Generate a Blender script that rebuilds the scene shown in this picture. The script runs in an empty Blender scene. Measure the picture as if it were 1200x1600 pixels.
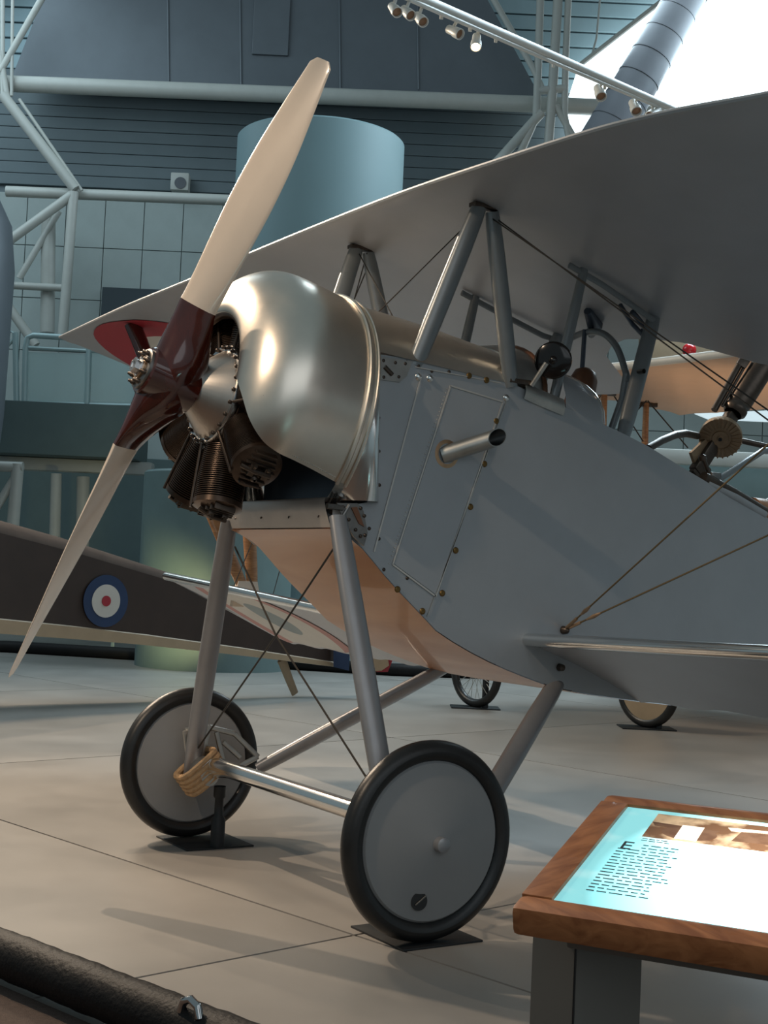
import bpy, bmesh, math, random
from mathutils import Vector as V, Matrix
random.seed(7)
sc = bpy.context.scene
COL = sc.collection
PI = math.pi
# ------------------------------------------------------------------ camera
F, PITCH, ROLL, YAW = 2167.84, 0.045892, 0.044787, 2.580564
CAM = V((5.40702, -2.98247, 1.36590))
HD = V((math.cos(YAW), math.sin(YAW), 0))            # heading on the floor
RT = V((math.sin(YAW), -math.cos(YAW), 0))           # to the right of it
_fw = HD * math.cos(PITCH) + V((0, 0, math.sin(PITCH)))
_u = RT.cross(_fw)
_r2 = RT * math.cos(ROLL) + _u * math.sin(ROLL)
_u2 = _u * math.cos(ROLL) - RT * math.sin(ROLL)
cd = bpy.data.cameras.new('camera'); cam = bpy.data.objects.new('camera', cd); COL.objects.link(cam)
cam.matrix_world = Matrix(((_r2.x, _u2.x, -_fw.x, CAM.x), (_r2.y, _u2.y, -_fw.y, CAM.y), (_r2.z, _u2.z, -_fw.z, CAM.z), (0, 0, 0, 1)))
cd.sensor_fit = 'VERTICAL'; cd.sensor_height = 36; cd.sensor_width = 27; cd.lens = F / 1600 * 36
cd.clip_end = 300
sc.camera = cam
# ------------------------------------------------------------------ world, lights, exposure
sc.view_settings.view_transform = 'Standard'; sc.view_settings.look = 'None'
sc.view_settings.gamma = 1; sc.view_settings.use_curve_mapping = False
sc.view_settings.exposure = -0.12
w = bpy.data.worlds.new('hall_air'); sc.world = w; w.use_nodes = True
w.node_tree.nodes['Background'].inputs[0].default_value = (0.60, 0.80, 0.88, 1)
w.node_tree.nodes['Background'].inputs[1].default_value = 0.27

def wl(l, d, z):                                      # hall coordinates: right, depth, height
    return V((CAM.x, CAM.y, 0)) + RT * l + HD * d + V((0, 0, z))

def spot(name, loc, target, watts, col, size=40, blend=.4, rad=.05):
    ld = bpy.data.lights.new(name, 'SPOT'); ld.energy = watts; ld.color = col
    ld.spot_size = math.radians(size); ld.spot_blend = blend; ld.shadow_soft_size = rad
    o = bpy.data.objects.new(name, ld); COL.objects.link(o); o.location = loc
    o.rotation_euler = (V(target) - V(loc)).to_track_quat('-Z', 'Y').to_euler(); return o

def area(name, loc, target, watts, col, sx, sy):
    ld = bpy.data.lights.new(name, 'AREA'); ld.energy = watts; ld.color = col
    ld.shape = 'RECTANGLE'; ld.size = sx; ld.size_y = sy
    o = bpy.data.objects.new(name, ld); COL.objects.link(o); o.location = loc
    o.rotation_euler = (V(target) - V(loc)).to_track_quat('-Z', 'Y').to_euler(); return o

WARM = (1.0, .78, .57)
spot('key_spot', wl(-5.6, 9.6, 7.2), (-.1, .0, .6), 1900, WARM, 62, .6, .06)
spot('nose_spot', wl(-4.2, 2.0, 6.2), (0, -.4, 1.7), 900, WARM, 34, .7, .08)
spot('left_spot', wl(-7.5, 12.5, 7.5), (-4, .0, .5), 850, WARM, 70, .7, .1)
spot('beige_wing_spot', wl(5.0, 13.0, .6), wl(3.2, 15, 3.5), 260, (1, .7, .42), 80, .8, .1)
spot('round_wall_spot', wl(-2.6, 16.5, .5), wl(-3.0, 21, 1.2), 200, (1, .85, .4), 60, .9, .1)
area('roof_daylight', wl(6, 19, 11.5), wl(0, 8, 0), 1900, (.72, .90, 1.0), 8, 6)
area('hall_daylight', wl(-8, 20, 11), wl(-2, 22, 0), 420, (.70, .90, 1.0), 9, 6)
area('cool_side_fill', wl(10, -11, 9), (0, 1.0, 1.6), 640, (.90, .95, 1.0), 26, 10)  # unseen cool fill added behind the camera to brighten the fuselage side
area('flood_bank', wl(-4.3, 13.5, 6.4), (0, -.3, 2.2), 420, (1, .80, .58), 1.4, 1.0)
spot('lectern_spot', wl(1.2, .2, 5.5), wl(.8, 2.7, .8), 190, WARM, 30, .7, .1)

# ------------------------------------------------------------------ helpers
BASE = {}
def emp(name, loc, label=None, cat=None, group=None):
    o = bpy.data.objects.new(name, None); COL.objects.link(o); o.location = loc; o.empty_display_size = .1
    BASE[o.name] = V(loc)
    if label: tag(o, label, cat, group)
    return o
def tag(o, label, cat=None, group=None, kind=None):
    if label: o['label'] = label
    if cat: o['category'] = cat
    if group: o['group'] = group
    if kind: o['kind'] = kind
    return o
def mk(name, vs, fs, mat, parent=None, smooth=True, mats=None, fm=None):
    """link a mesh object; vertices are given in world coordinates"""
    if parent is not None: b = BASE[parent.name]
    else:
        b = V((0, 0, 0))
    me = bpy.data.meshes.new(name)
    me.from_pydata([tuple(V(v) - b) for v in vs], [], fs); 
    for m in (mats or [mat]): me.materials.append(m)
    if fm: me.polygons.foreach_set('material_index', fm)
    me.polygons.foreach_set('use_smooth', [smooth] * len(me.polygons))
    me.update()
    bm = bmesh.new(); bm.from_mesh(me); bmesh.ops.recalc_face_normals(bm, faces=bm.faces); bm.to_mesh(me); bm.free()
    o = bpy.data.objects.new(name, me); COL.objects.link(o)
    if parent is not None: o.parent = parent
    BASE[o.name] = b
    return o
def auto(o, ang=40):
    me = o.data
    bm = bmesh.new(); bm.from_mesh(me)
    for e in bm.edges:
        if len(e.link_faces) == 2 and e.calc_face_angle() > math.radians(ang): e.smooth = False
    bm.to_mesh(me); bm.free(); return o
class MB:
    def __init__(s): s.v = []; s.f = []; s.m = []
    def add(s, vs, fs, mi=0):
        k = len(s.v); s.v += [V(v) for v in vs]; s.f += [tuple(i + k for i in f) for f in fs]; s.m += [mi] * len(fs); return s
    def build(s, name, mat, parent=None, smooth=True, ang=40, mats=None):
        o = mk(name, s.v, s.f, mat, parent, smooth, mats, s.m if mats else None)
        return auto(o, ang) if smooth else o
    def box(s, c, size, ex=V((1,0,0)), ey=V((0,1,0)), ez=V((0,0,1)), bev=0.0, mi=0):
        bm = bmesh.new(); bmesh.ops.create_cube(bm, size=1)
        for v in bm.verts: v.co = V((v.co.x*size[0], v.co.y*size[1], v.co.z*size[2]))
        if bev: bmesh.ops.bevel(bm, geom=bm.edges[:], offset=bev, segments=2, affect='EDGES', profile=.6)
        bm.verts.ensure_lookup_table()
        s.add([V(c) + ex*v.co.x + ey*v.co.y + ez*v.co.z for v in bm.verts], [tuple(v.index for v in f.verts) for f in bm.faces], mi)
        bm.free(); return s
    def tube(s, pts, r, n=10, cap=True, r2=None, side=None, mi=0):
        """round (or with r2 flattened) tube along a polyline; r may be a list"""
        pts = [V(p) for p in pts]; k = len(pts); rs = r if isinstance(r, (list, tuple)) else [r]*k
        vs = []; prev = None
        for i, p in enumerate(pts):
            t = (pts[min(i+1, k-1)] - pts[max(i-1, 0)]).normalized()
            if side is not None: a = V(side)
            elif prev is not None: a = prev
            else: a = V((0, 0, 1)) if abs(t.z) < .9 else V((0, 1, 0))
            a = (a - t*a.dot(t)).normalized(); b = t.cross(a); prev = a
            q = rs[i]; q2 = q if r2 is None else r2*q/rs[0]
            for j in range(n):
                th = 2*PI*j/n; vs.append(p + a*math.cos(th)*q + b*math.sin(th)*q2)
        fs = [(i*n+j, i*n+(j+1) % n, (i+1)*n+(j+1) % n, (i+1)*n+j) for i in range(k-1) for j in range(n)]
        if cap: fs += [tuple(range(n-1, -1, -1)), tuple((k-1)*n+j for j in range(n))]
        return s.add(vs, fs, mi)
    def lathe(s, prof, org, ax, n=24, t0=0, t1=2*PI, ref=None, mi=0):
        """prof: (along axis, radius) pairs"""
        ax = V(ax).normalized(); ref = V(ref) if ref is not None else (V((0,0,1)) if abs(ax.z) < .9 else V((1,0,0)))
        a = (ref - ax*ref.dot(ax)).normalized(); b = ax.cross(a); full = abs(t1 - t0 - 2*PI) < 1e-6
        m = n if full else n+1; vs = []
        for (h, r) in prof:
            for j in range(m):
                th = t0 + (t1-t0)*j/n; vs.append(V(org) + ax*h + (a*math.cos(th) + b*math.sin(th))*max(r, 1e-4))
        fs = []
        for i in range(len(prof)-1):
            for j in range(n):
                j2 = (j+1) % m if full else j+1
                fs.append((i*m+j, i*m+j2, (i+1)*m+j2, (i+1)*m+j))
        return s.add(vs, fs, mi)
    def grid(s, rows, mi=0, closed=False):
        k = len(s.v); n = len(rows[0]); vs = [p for r in rows for p in r]
        fs = []
        for i in range(len(rows)-1):
            for j in range(n if closed else n-1):
                j2 = (j+1) % n; fs.append((i*n+j, i*n+j2, (i+1)*n+j2, (i+1)*n+j))
        return s.add(vs, fs, mi)
    def poly_prism(s, pts, off, mi=0):
        n = len(pts); pts = [V(p) for p in pts]; off = V(off)
        return s.add(pts + [p + off for p in pts], [tuple(range(n)), tuple(range(2*n-1, n-1, -1))] + [(i, (i+1) % n, n+(i+1) % n, n+i) for i in range(n)], mi)
def share(name, src, loc, parent, rot=None):
    """another object on the same mesh (for alike pieces); loc in world coordinates"""
    o = bpy.data.objects.new(name, src.data); COL.objects.link(o); o.parent = parent
    o.location = V(loc) - BASE[parent.name]
    if rot is not None: o.rotation_euler = rot
    BASE[o.name] = BASE[parent.name]
    return o
def piece_mesh(name, mb, mat, smooth=True):
    """mesh data about its own origin, for share()"""
    me = bpy.data.meshes.new(name); me.from_pydata([tuple(v) for v in mb.v], [], mb.f); me.materials.append(mat)
    me.polygons.foreach_set('use_smooth', [smooth]*len(me.polygons)); me.update()
    class H: pass
    q = H(); q.data = me; return q
def lerp(a, b, t): return a + (b - a)*t
def interp(tab, x):
    if x <= tab[0][0]: return tab[0][1]
    for (x0, y0), (x1, y1) in zip(tab, tab[1:]):
        if x <= x1: return y0 + (y1-y0)*(x-x0)/(x1-x0)
    return tab[-1][1]
def smoothtab(tab, x):
    """Catmull-Rom through a table"""
    if x <= tab[0][0]: return tab[0][1]
    if x >= tab[-1][0]: return tab[-1][1]
    for i in range(len(tab)-1):
        if tab[i][0] <= x <= tab[i+1][0]:
            x0, y0 = tab[i]; x1, y1 = tab[i+1]; h = x1-x0
            m0 = (y1 - tab[i-1][1])/(x1 - tab[i-1][0]) if i > 0 else (y1-y0)/h
            m1 = (tab[i+2][1] - y0)/(tab[i+2][0] - x0) if i+2 < len(tab) else (y1-y0)/h
            t = (x-x0)/h
            return y0*(2*t**3-3*t*t+1) + m0*h*(t**3-2*t*t+t) + y1*(3*t*t-2*t**3) + m1*h*(t**3-t*t)
# ------------------------------------------------------------------ materials
def mat(name, col, rough=.5, metal=0.0, var=.0, vscale=6.0, bump=0.0, bscale=60.0, emit=None, es=0.0, coat=0.0, spec=.5, stretch=None, rvar=0.0, col2=None):
    m = bpy.data.materials.new(name); m.use_nodes = True; nt = m.node_tree; b = nt.nodes['Principled BSDF']
    b.inputs['Base Color'].default_value = (*col, 1); b.inputs['Roughness'].default_value = rough; b.inputs['Metallic'].default_value = metal
    b.inputs['Coat Weight'].default_value = coat; b.inputs['Coat Roughness'].default_value = .06; b.inputs['Specular IOR Level'].default_value = spec
    tc = nt.nodes.new('ShaderNodeTexCoord'); mp = nt.nodes.new('ShaderNodeMapping')
    nt.links.new(tc.outputs['Object'], mp.inputs['Vector'])
    if stretch: mp.inputs['Scale'].default_value = stretch
    if var or rvar or col2:
        n = nt.nodes.new('ShaderNodeTexNoise'); n.inputs['Scale'].default_value = vscale; n.inputs['Detail'].default_value = 6; n.inputs['Roughness'].default_value = .62
        nt.links.new(mp.outputs[0], n.inputs['Vector'])
        if var or col2:
            r = nt.nodes.new('ShaderNodeValToRGB'); r.color_ramp.elements[0].position = .3; r.color_ramp.elements[1].position = .72
            c2 = col2 if col2 else tuple(min(1, c*(1+var)) for c in col); c1 = col if col2 else tuple(c*(1-var) for c in col)
            r.color_ramp.elements[0].color = (*c1, 1); r.color_ramp.elements[1].color = (*c2, 1)
            nt.links.new(n.outputs['Fac'], r.inputs[0]); nt.links.new(r.outputs[0], b.inputs['Base Color'])
        if rvar:
            mr = nt.nodes.new('ShaderNodeMapRange'); mr.inputs['To Min'].default_value = max(.02, rough-rvar); mr.inputs['To Max'].default_value = rough+rvar
            nt.links.new(n.outputs['Fac'], mr.inputs['Value']); nt.links.new(mr.outputs[0], b.inputs['Roughness'])
    if bump:
        n2 = nt.nodes.new('ShaderNodeTexNoise'); n2.inputs['Scale'].default_value = bscale; n2.inputs['Detail'].default_value = 3
        nt.links.new(mp.outputs[0], n2.inputs['Vector'])
        bp = nt.nodes.new('ShaderNodeBump'); bp.inputs['Strength'].default_value = bump; bp.inputs['Distance'].default_value = .01
        nt.links.new(n2.outputs['Fac'], bp.inputs['Height']); nt.links.new(bp.outputs[0], b.inputs['Normal'])
    if emit: b.inputs['Emission Color'].default_value = (*emit, 1); b.inputs['Emission Strength'].default_value = es
    return m
def wood(name, c1, c2, scale=(2, 30, 30), rough=.4, coat=.3, rings=3.0):
    m = bpy.data.materials.new(name); m.use_nodes = True; nt = m.node_tree; b = nt.nodes['Principled BSDF']
    b.inputs['Roughness'].default_value = rough; b.inputs['Coat Weight'].default_value = coat
    tc = nt.nodes.new('ShaderNodeTexCoord'); mp = nt.nodes.new('ShaderNodeMapping'); mp.inputs['Scale'].default_value = scale
    wv = nt.nodes.new('ShaderNodeTexNoise'); wv.inputs['Scale'].default_value = rings; wv.inputs['Detail'].default_value = 5; wv.inputs['Distortion'].default_value = 1.2
    r = nt.nodes.new('ShaderNodeValToRGB'); r.color_ramp.elements[0].position = .35; r.color_ramp.elements[1].position = .65
    r.color_ramp.elements[0].color = (*c1, 1); r.color_ramp.elements[1].color = (*c2, 1)
    nt.links.new(tc.outputs['Object'], mp.inputs[0]); nt.links.new(mp.outputs[0], wv.inputs['Vector']); nt.links.new(wv.outputs['Fac'], r.inputs[0]); nt.links.new(r.outputs[0], b.inputs['Base Color'])
    return m
M = dict(
 dope=mat('silver_dope', (.40, .42, .44), .42, .25, .05, 3, .05, 300),
 wingcloth=mat('wing_cloth', (.40, .42, .45), .38, .25, .05, 3, .06, 400),
 alu=mat('polished_aluminium', (.80, .72, .62), .30, 1, .08, 3, rvar=.07),
 alubright=mat('bright_aluminium', (.80, .80, .78), .16, 1, .05, 5),
 aludull=mat('dull_aluminium', (.50, .49, .46), .4, 1, .15, 8, rvar=.1),
 strut=mat('strut_paint', (.23, .25, .26), .34, .35, .06, 8),
 gear=mat('gear_paint', (.30, .30, .31), .36, .45, .07, 6),
 steel=mat('steel', (.22, .21, .20), .4, 1, .2, 20),
 gun=mat('blackened_steel', (.085, .065, .052), .35, .7, .3, 15),
 engine=mat('engine_black', (.075, .050, .036), .30, .7, .3, 10),
 enginerim=mat('engine_rim_steel', (.55, .55, .55), .25, 1, .15, 20),
 cone=mat('crankcase_aluminium', (.55, .50, .45), .33, 1, .1, 8),
 brass=mat('brass_screw', (.20, .12, .04), .4, .8, .2, 40),
 copper=mat('copper_tube', (.55, .36, .22), .35, .9, .2, 20),
 rubber=mat('tyre_rubber', (.012, .012, .012), .38, 0, .2, 20, .05, 120),
 cover=mat('wheel_cover_cloth', (.26, .26, .26), .5, .1, .04, 4),
 black=mat('black_paint', (.012, .012, .012), .35),
 blackglossy=mat('black_gloss', (.008, .007, .007), .12),
 plate=mat('black_steel_plate', (.018, .020, .022), .5, .3, .3, 10),
 cream=mat('cream_lacquer', (.74, .63, .52), .22, 0, .03, 5, coat=.6),
 mahog=mat('dark_mahogany_lacquer', (.055, .010, .006), .14, 0, .4, 4, coat=1.0, stretch=(3, 3, 1)),
 belly=wood('varnished_belly', (.50, .21, .075), (.58, .27, .11), (1, 4, 4), .35, .3, 1.0),
 bellylip=mat('belly_lip_metal', (.55, .50, .46), .4, .7, .06, 8),
 red=mat('roundel_red', (.34, .022, .035), .5, 0, .05, 6),
 rose=mat('roundel_faded_red', (.42, .19, .17), .5, 0, .05, 6),
 white=mat('roundel_white', (.55, .54, .50), .5, 0, .04, 6),
 blue=mat('roundel_blue', (.012, .036, .10), .5, 0, .08, 6),
 greyblue=mat('roundel_grey_blue', (.20, .26, .28), .5, 0, .08, 6),
 wire=mat('wire_cable', (.045, .040, .035), .5, .5),
 wirelight=mat('wire_brass_colour', (.20, .14, .07), .5, .5),
 bungee=mat('bungee_cord', (.50, .31, .16), .8, 0, .25, 40, .4, 90),
 woodstrut=wood('strut_wood', (.30, .13, .05), (.48, .24, .10), (3, 3, 30), .35, .3),
 leather=mat('brown_leather', (.16, .07, .035), .3, .1, .2, 8),
 groove=mat('panel_edge_line', (.62, .60, .56), .45, .4),
 navy=mat('firewall_navy', (.05, .065, .09), .35, .4, .1, 10),
 # hall
 slab=mat('polished_concrete', (.305, .285, .262), .36, 0, .13, 1.1, .03, 9, rvar=.1),
 joint=mat('joint_filler', (.13, .10, .08), .8),
 carpet=mat('brown_carpet', (.11, .075, .06), .95, 0, .2, 60, .5, 250),
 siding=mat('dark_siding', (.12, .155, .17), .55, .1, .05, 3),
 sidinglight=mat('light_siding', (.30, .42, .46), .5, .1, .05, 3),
 soffit=mat('dark_panel_metal', (.13, .15, .17), .5, .2, .06, 2),
 panel=mat('wall_panel', (.34, .39, .38), .55, 0, .05, 3),
 pipe=mat('white_steel_pipe', (.45, .46, .43), .4, 0, .04, 5),
 silo=mat('pale_blue_drum', (.155, .24, .26), .55, 0, .03, 1),
 deck=mat('gallery_teal', (.085, .125, .125), .6, 0, .06, 3),
 tealwall=mat('teal_wall', (.13, .19, .19), .6, 0, .06, 3),
 railm=mat('railing_paint', (.34, .46, .47), .4, .2),
 dark=mat('dark_opening', (.04, .055, .065), .7),
 duct=mat('spiral_duct', (.085, .092, .105), .5, .2, .06, 4),
 khaki=mat('dark_brown_dope', (.036, .022, .017), .45, 0, .15, 4),
 khakitop=mat('brown_deck_fabric', (.05, .038, .032), .85, 0, .15, 6, spec=.15),
 tan=mat('clear_doped_linen', (.36, .27, .175), .5, 0, .08, 4),
 beige=mat('beige_linen', (.52, .355, .25), .6, 0, .05, 3),
 padding=mat('black_padding', (.008, .007, .007), .6, 0, .2, 10, .35, 60, spec=.25, stretch=(1, 1, 1)),
 chrome=mat('chrome_fitting', (.5, .5, .5), .15, 1),
 oak=wood('lectern_oak', (.25, .085, .028), (.42, .165, .062), (4, 26, 26), .42, .25, 1.2),
 pedestal=mat('pedestal_grey', (.16, .155, .14), .5, .2, .04, 3),
 lampbody=mat('track_lamp_white', (.60, .60, .56), .4),
)
# ================================================================== SETTING
def struct(o): o['kind'] = 'structure'; return o
BX, BY = RT, HD                                           # building axes
def at(px, py, d):
    """point of the hall seen along a direction at a given depth"""
    dr = _fw*F + _r2*(px-600) - _u2*(py-800); return CAM + dr*(d/dr.dot(HD))
def onz(px, py, z):
    dr = _fw*F + _r2*(px-600) - _u2*(py-800); return CAM + dr*((z-CAM.z)/dr.z)
# floor: joint bed plus slabs with recessed joints (grid turned 11.2 degrees)
fl = MB(); fl.box(wl(0, 14, -.08), (70, 60, .12), BX, BY)
floor = struct(fl.build('floor', M['joint'], None, False))
ga = math.radians(11.2); g1 = V((math.cos(ga), math.sin(ga), 0)); g2 = V((-math.sin(ga), math.cos(ga), 0))
J = V((.95, -.18, 0))                                     # where two joints cross
# crossing of the two joints seen in the photograph
SP = 4.6
sm = MB(); sm.box((0, 0, -.0125), (SP-.014, SP-.014, .025), V((1,0,0)), V((0,1,0)), V((0,0,1)))
slab_src = piece_mesh('floor_slab', sm, M['slab'], False)
def line_x(p1, d1, p2, d2):
    c = d1.x*d2.y - d1.y*d2.x; t = ((p2-p1).x*d2.y - (p2-p1).y*d2.x)/c; return p1 + d1*t
J = line_x(V((-1.46, -.64, 0)), g1, V((1.08, -1.24, 0)), g2)
for i in range(-8, 3):
    for k in range(-3, 6):
        c = J + g1*(SP*(i+.5)) + g2*(SP*(k+.5))
        d = c - CAM
        if d.dot(HD) < -3 or d.dot(HD) > 32 or abs(d.dot(RT)) > 17: continue
        s = share('floor_slab', slab_src, c, floor, (0, 0, ga))
# visitor carpet on the near side of the padded rail
RA, RB = onz(0, 1541, 0), onz(133, 1598, 0)
rd = (RB-RA).normalized(); rn = V((rd.y, -rd.x, 0))
cp = MB(); cp.poly_prism([RA - rd*6, RA + rd*6, RA + rd*6 + rn*6, RA - rd*6 + rn*6], (0, 0, .004))
cp.build('floor', M['carpet'], None, False)['kind'] = 'structure'
# ---- back wall
DW = 26.0
wb = MB(); wb.box(wl(0, DW+.3, 7), (44, .4, 15), BX, BY); wall = struct(wb.build('wall_back', M['siding'], None, False))
def zat(py, d, px=600): return at(px, py, d).z
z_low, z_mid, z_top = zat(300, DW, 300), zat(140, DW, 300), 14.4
# dark boards between the two pipes
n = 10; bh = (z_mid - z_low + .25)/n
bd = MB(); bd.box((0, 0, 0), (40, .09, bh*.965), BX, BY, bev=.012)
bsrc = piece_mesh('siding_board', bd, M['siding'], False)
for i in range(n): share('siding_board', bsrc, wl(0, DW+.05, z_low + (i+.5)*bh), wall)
# light boards above
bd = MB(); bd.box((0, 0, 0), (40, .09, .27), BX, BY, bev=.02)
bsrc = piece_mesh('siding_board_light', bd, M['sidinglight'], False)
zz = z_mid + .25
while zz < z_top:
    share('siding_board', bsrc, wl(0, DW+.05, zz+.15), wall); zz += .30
# pale wall panels under the lower pipe
ph, pw = 1.0, .74
pn = MB(); pn.box((0, 0, 0), (pw-.014, .10, ph-.014), BX, BY, bev=.006)
psrc = piece_mesh('wall_panel', pn, M['panel'], False)
bk = MB(); bk.box(wl(2.2, DW+.09, z_low-2.8), (24, .06, 5.3), BX, BY); bk.build('panel_backing', M['panel'], wall, False)
for i in range(31):
    for k in range(5):
        share('wall_panel', psrc, wl(-9.6 + i*pw, DW+.06, z_low - .15 - (k+.5)*ph), wall)
# lower wall, teal
lw = MB(); lw.box(wl(0, DW+.06, 1.4), (40, .1, 2.9), BX, BY); o = lw.build('lower_wall_panel', M['tealwall'], wall, False)
al = MB(); al.box(at(120, 800, DW-.15), (5.4, .12, 2.1), BX, BY, bev=.01); al.build('dark_alcove', M['deck'], wall, False)
op = MB(); op.box((at(232, 478, DW-.1)), (1.75, .12, .62), BX, BY, bev=.01); op.build('dark_opening', M['dark'], wall, False)
# big dark sloping panel hung in front of the light boards
DP = 25.0
dpn = [at(75, -40, DP), at(66, 0, DP), at(18, 122, DP), at(848, 158, DP), at(762, 0, DP), at(738, -40, DP)]
db = MB(); db.poly_prism(dpn, HD*.35)
soff = struct(db.build('trim_1', M['soffit'], None, False))
hx = MB(); hx.box(at(424, 40, DP-.03), (.66, .05, 1.1), BX, BY, bev=.01); hx.build('access_hatch', M['soffit'], soff, False)
for px in (262, 375, 530, 652):
    sx = MB(); sx.tube([at(px, -30, DP-.01), at(px+2, 140, DP-.01)], .018, 6); sx.build('seam', M['soffit'], soff)
# ---- steel pipes
def pipe_thing(name, label, segs, parent_part='pipe', group=None, m='pipe'):
    t = emp(name, segs[0][0], label, 'truss' if 'truss' in name else 'pipe', group)
    for s in segs:
        mb = MB(); mb.tube(s[:-1], s[-1], 16); mb.build(parent_part, M[m], t)
    return t
DPI = 24.4
pipe_thing('roof_pipe', 'long thick white roof pipe under the dark panel, running behind the propeller tip', [(at(-60, 128, DPI), at(20, 131, DPI), at(834, 163, DPI), at(1010, 171, DPI), .145)])
pipe_thing('wall_pipe', 'lower white wall pipe above the pale wall panels, left of the pale drum', [(at(10, 299, DPI), at(390, 314, DPI), .098)])
T = 24.2
pipe_thing('steel_truss', 'white steel tube truss at the left edge with diagonals meeting at a node', [
    (at(4, 148, T), at(118, 296, T), .095), (at(30, 155, T), at(128, 298, T), .03),
    (at(115, 300, T), at(98, 525, T), .088), (at(112, 305, T), at(-30, 408, T), .085),
    (at(4, 148, T), at(4, -20, T), .04), (at(18, 150, T), at(20, -20, T), .03), (at(70, -10, T), at(0, 112, T), .06), (at(0, 80, T), at(12, 155, T), .05)], 'tube')
pipe_thing('side_truss', 'lower white truss tubes behind the gallery railing at far left', [
    (at(18, 446, T+.8), at(100, 450, T+.8), .07), (at(-10, 446, T+.6), at(56, 540, T+.6), .085), (at(30, 435, T+.9), at(92, 330, T+.9), .06),
    (at(76, 330, T+1), at(74, 520, T+1), .13)], 'tube')
T2 = 24.0
pipe_thing('column_truss', 'white steel column cluster rising beside the skylight right of the dark panel', [
    (at(845, -20, T2), at(840, 130, T2), at(838, 182, T2), at(808, 250, T2), .07),
    (at(873, -20, T2), at(864, 130, T2), at(856, 240, T2), .085),
    (at(889, -20, T2), at(884, 90, T2), at(882, 180, T2), at(892, 230, T2), .06),
    (at(766, -10, T2), at(832, 105, T2), at(848, 140, T2), .055),
    (at(846, 176, T2), at(775, 255, T2), .085), (at(840, 142, T2), at(884, 138, T2), .07), (at(868, 165, T2), at(905, 230, T2), .06)], 'tube')
# loudspeaker box on the wall pipe
sp = emp('wall_speaker', at(282, 286, 25.7), 'small square pale loudspeaker box on the dark boards above the lower pipe', 'speaker')
q = MB(); q.box(at(282, 286, 25.8), (.34, .25, .33), BX, BY, bev=.02); q.build('housing', M['pipe'], sp)
q = MB(); q.lathe([(0, .11), (.02, .11), (.02, .0)], at(282, 286, 25.68), -HD, 20); q.build('cone', M['duct'], sp)
# pale drum (stair tower) and the rounded wall lower down
def drum(name, px, pytop, pr, d, m, label, cat):
    c = at(px, pytop, d); r = pr*d/F
    b = MB(); b.lathe([(0, r), (c.z-.03, r), (c.z, r-.03), (c.z, 0)], V((c.x, c.y, 0)), (0, 0, 1), 64)
    o = b.build(name, M[m]); tag(o, label, cat); return o
drum('round_tower', 502, 222, 132, 22, 'silo', 'large pale blue round tower behind the propeller and above the wing', 'tower')
drum('curved_partition', 345, 742, 118, 19.3, 'tealwall', 'dark teal curved partition behind the engine, glowing olive on one side', 'partition')
# ---- gallery with railing at far left
GD = 22.5
gl = emp('gallery', at(120, 680, GD), 'teal viewing gallery with glass railing at the left behind the propeller', 'balcony')
q = MB(); q.box(at(105, 676, GD+.5), (2.5, 1.2, .86), BX, BY, bev=.01); q.build('deck_edge', M['deck'], gl, False)
q = MB(); q.box(at(118, 728, GD+.6), (2.6, .3, .22), BX, BY, bev=.05); q.build('lower_beam', M['pipe'], gl)
rail = MB(); rail.tube([at(38, 640, GD), at(40, 545, GD), at(43, 528, GD), at(52, 524, GD), at(100, 527, GD), at(260, 536, GD)], .05, 10); rail.build('handrail', M['railm'], gl)
rail = MB(); rail.tube([at(42, 543, GD), at(140, 548, GD), at(260, 553, GD)], .03, 8); rail.build('handrail', M['railm'], gl)
rail = MB(); rail.tube([at(-30, 580, GD), at(14, 516, GD), at(24, 520, GD), at(26, 640, GD)], .05, 10); rail.build('handrail', M['railm'], gl)
rail = MB(); rail.tube([at(-30, 600, GD), at(0, 552, GD), at(22, 530, GD)], .03, 8); rail.build('handrail', M['railm'], gl)
for px in (139, 235):
    q = MB(); q.tube([at(px, 545, GD), at(px-3, 636, GD)], .05, 10); q.build('post', M['railm'], gl)
q = MB(); q.tube([at(40, 630, GD), at(235, 634, GD)], .035, 8); q.build('bottom_rail', M['railm'], gl)
gm = bpy.data.materials.new('rail_glass'); gm.use_nodes = True; gb = gm.node_tree.nodes['Principled BSDF']
gb.inputs['Base Color'].default_value = (.75, .9, .9, 1); gb.inputs['Transmission Weight'].default_value = .75; gb.inputs['Roughness'].default_value = .15
for a, b in ((44, 136), (142, 232)):
    q = MB(); q.poly_prism([at(a, 550, GD), at(b, 553, GD), at(b, 630, GD), at(a, 628, GD)], HD*.015); q.build('glass_pane', gm, gl, False)
# columns under the gallery
cg = emp('gallery_columns', at(60, 800, 22), 'white round columns and brace under the teal gallery at far left', 'columns')
for pts, r in (([at(28, 725, 22), at(14, 900, 22)], .10), ([at(88, 740, 22.6), at(84, 900, 22.6)], .09), ([at(130, 745, 23), at(128, 900, 23)], .11), ([at(-20, 728, 22), at(36, 730, 22)], .085), ([at(-10, 800, 22), at(30, 735, 22)], .07)):
    q = MB(); q.tube(pts, r, 12); q.build('column', M['pipe'], cg)
# dark curved shape at the left edge
q = MB(); c = at(-45, 400, 21); q.lathe([(-3.9, .5), (-2.4, .62), (-.2, .66), (.5, .58), (1.05, .3), (1.15, .02)], c, (0, 0, 1), 32)
tag(q.build('hanging_drop_tank', M['soffit']), 'dark blue rounded hanging tank cut by the left edge, beside the truss', 'tank')
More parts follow.
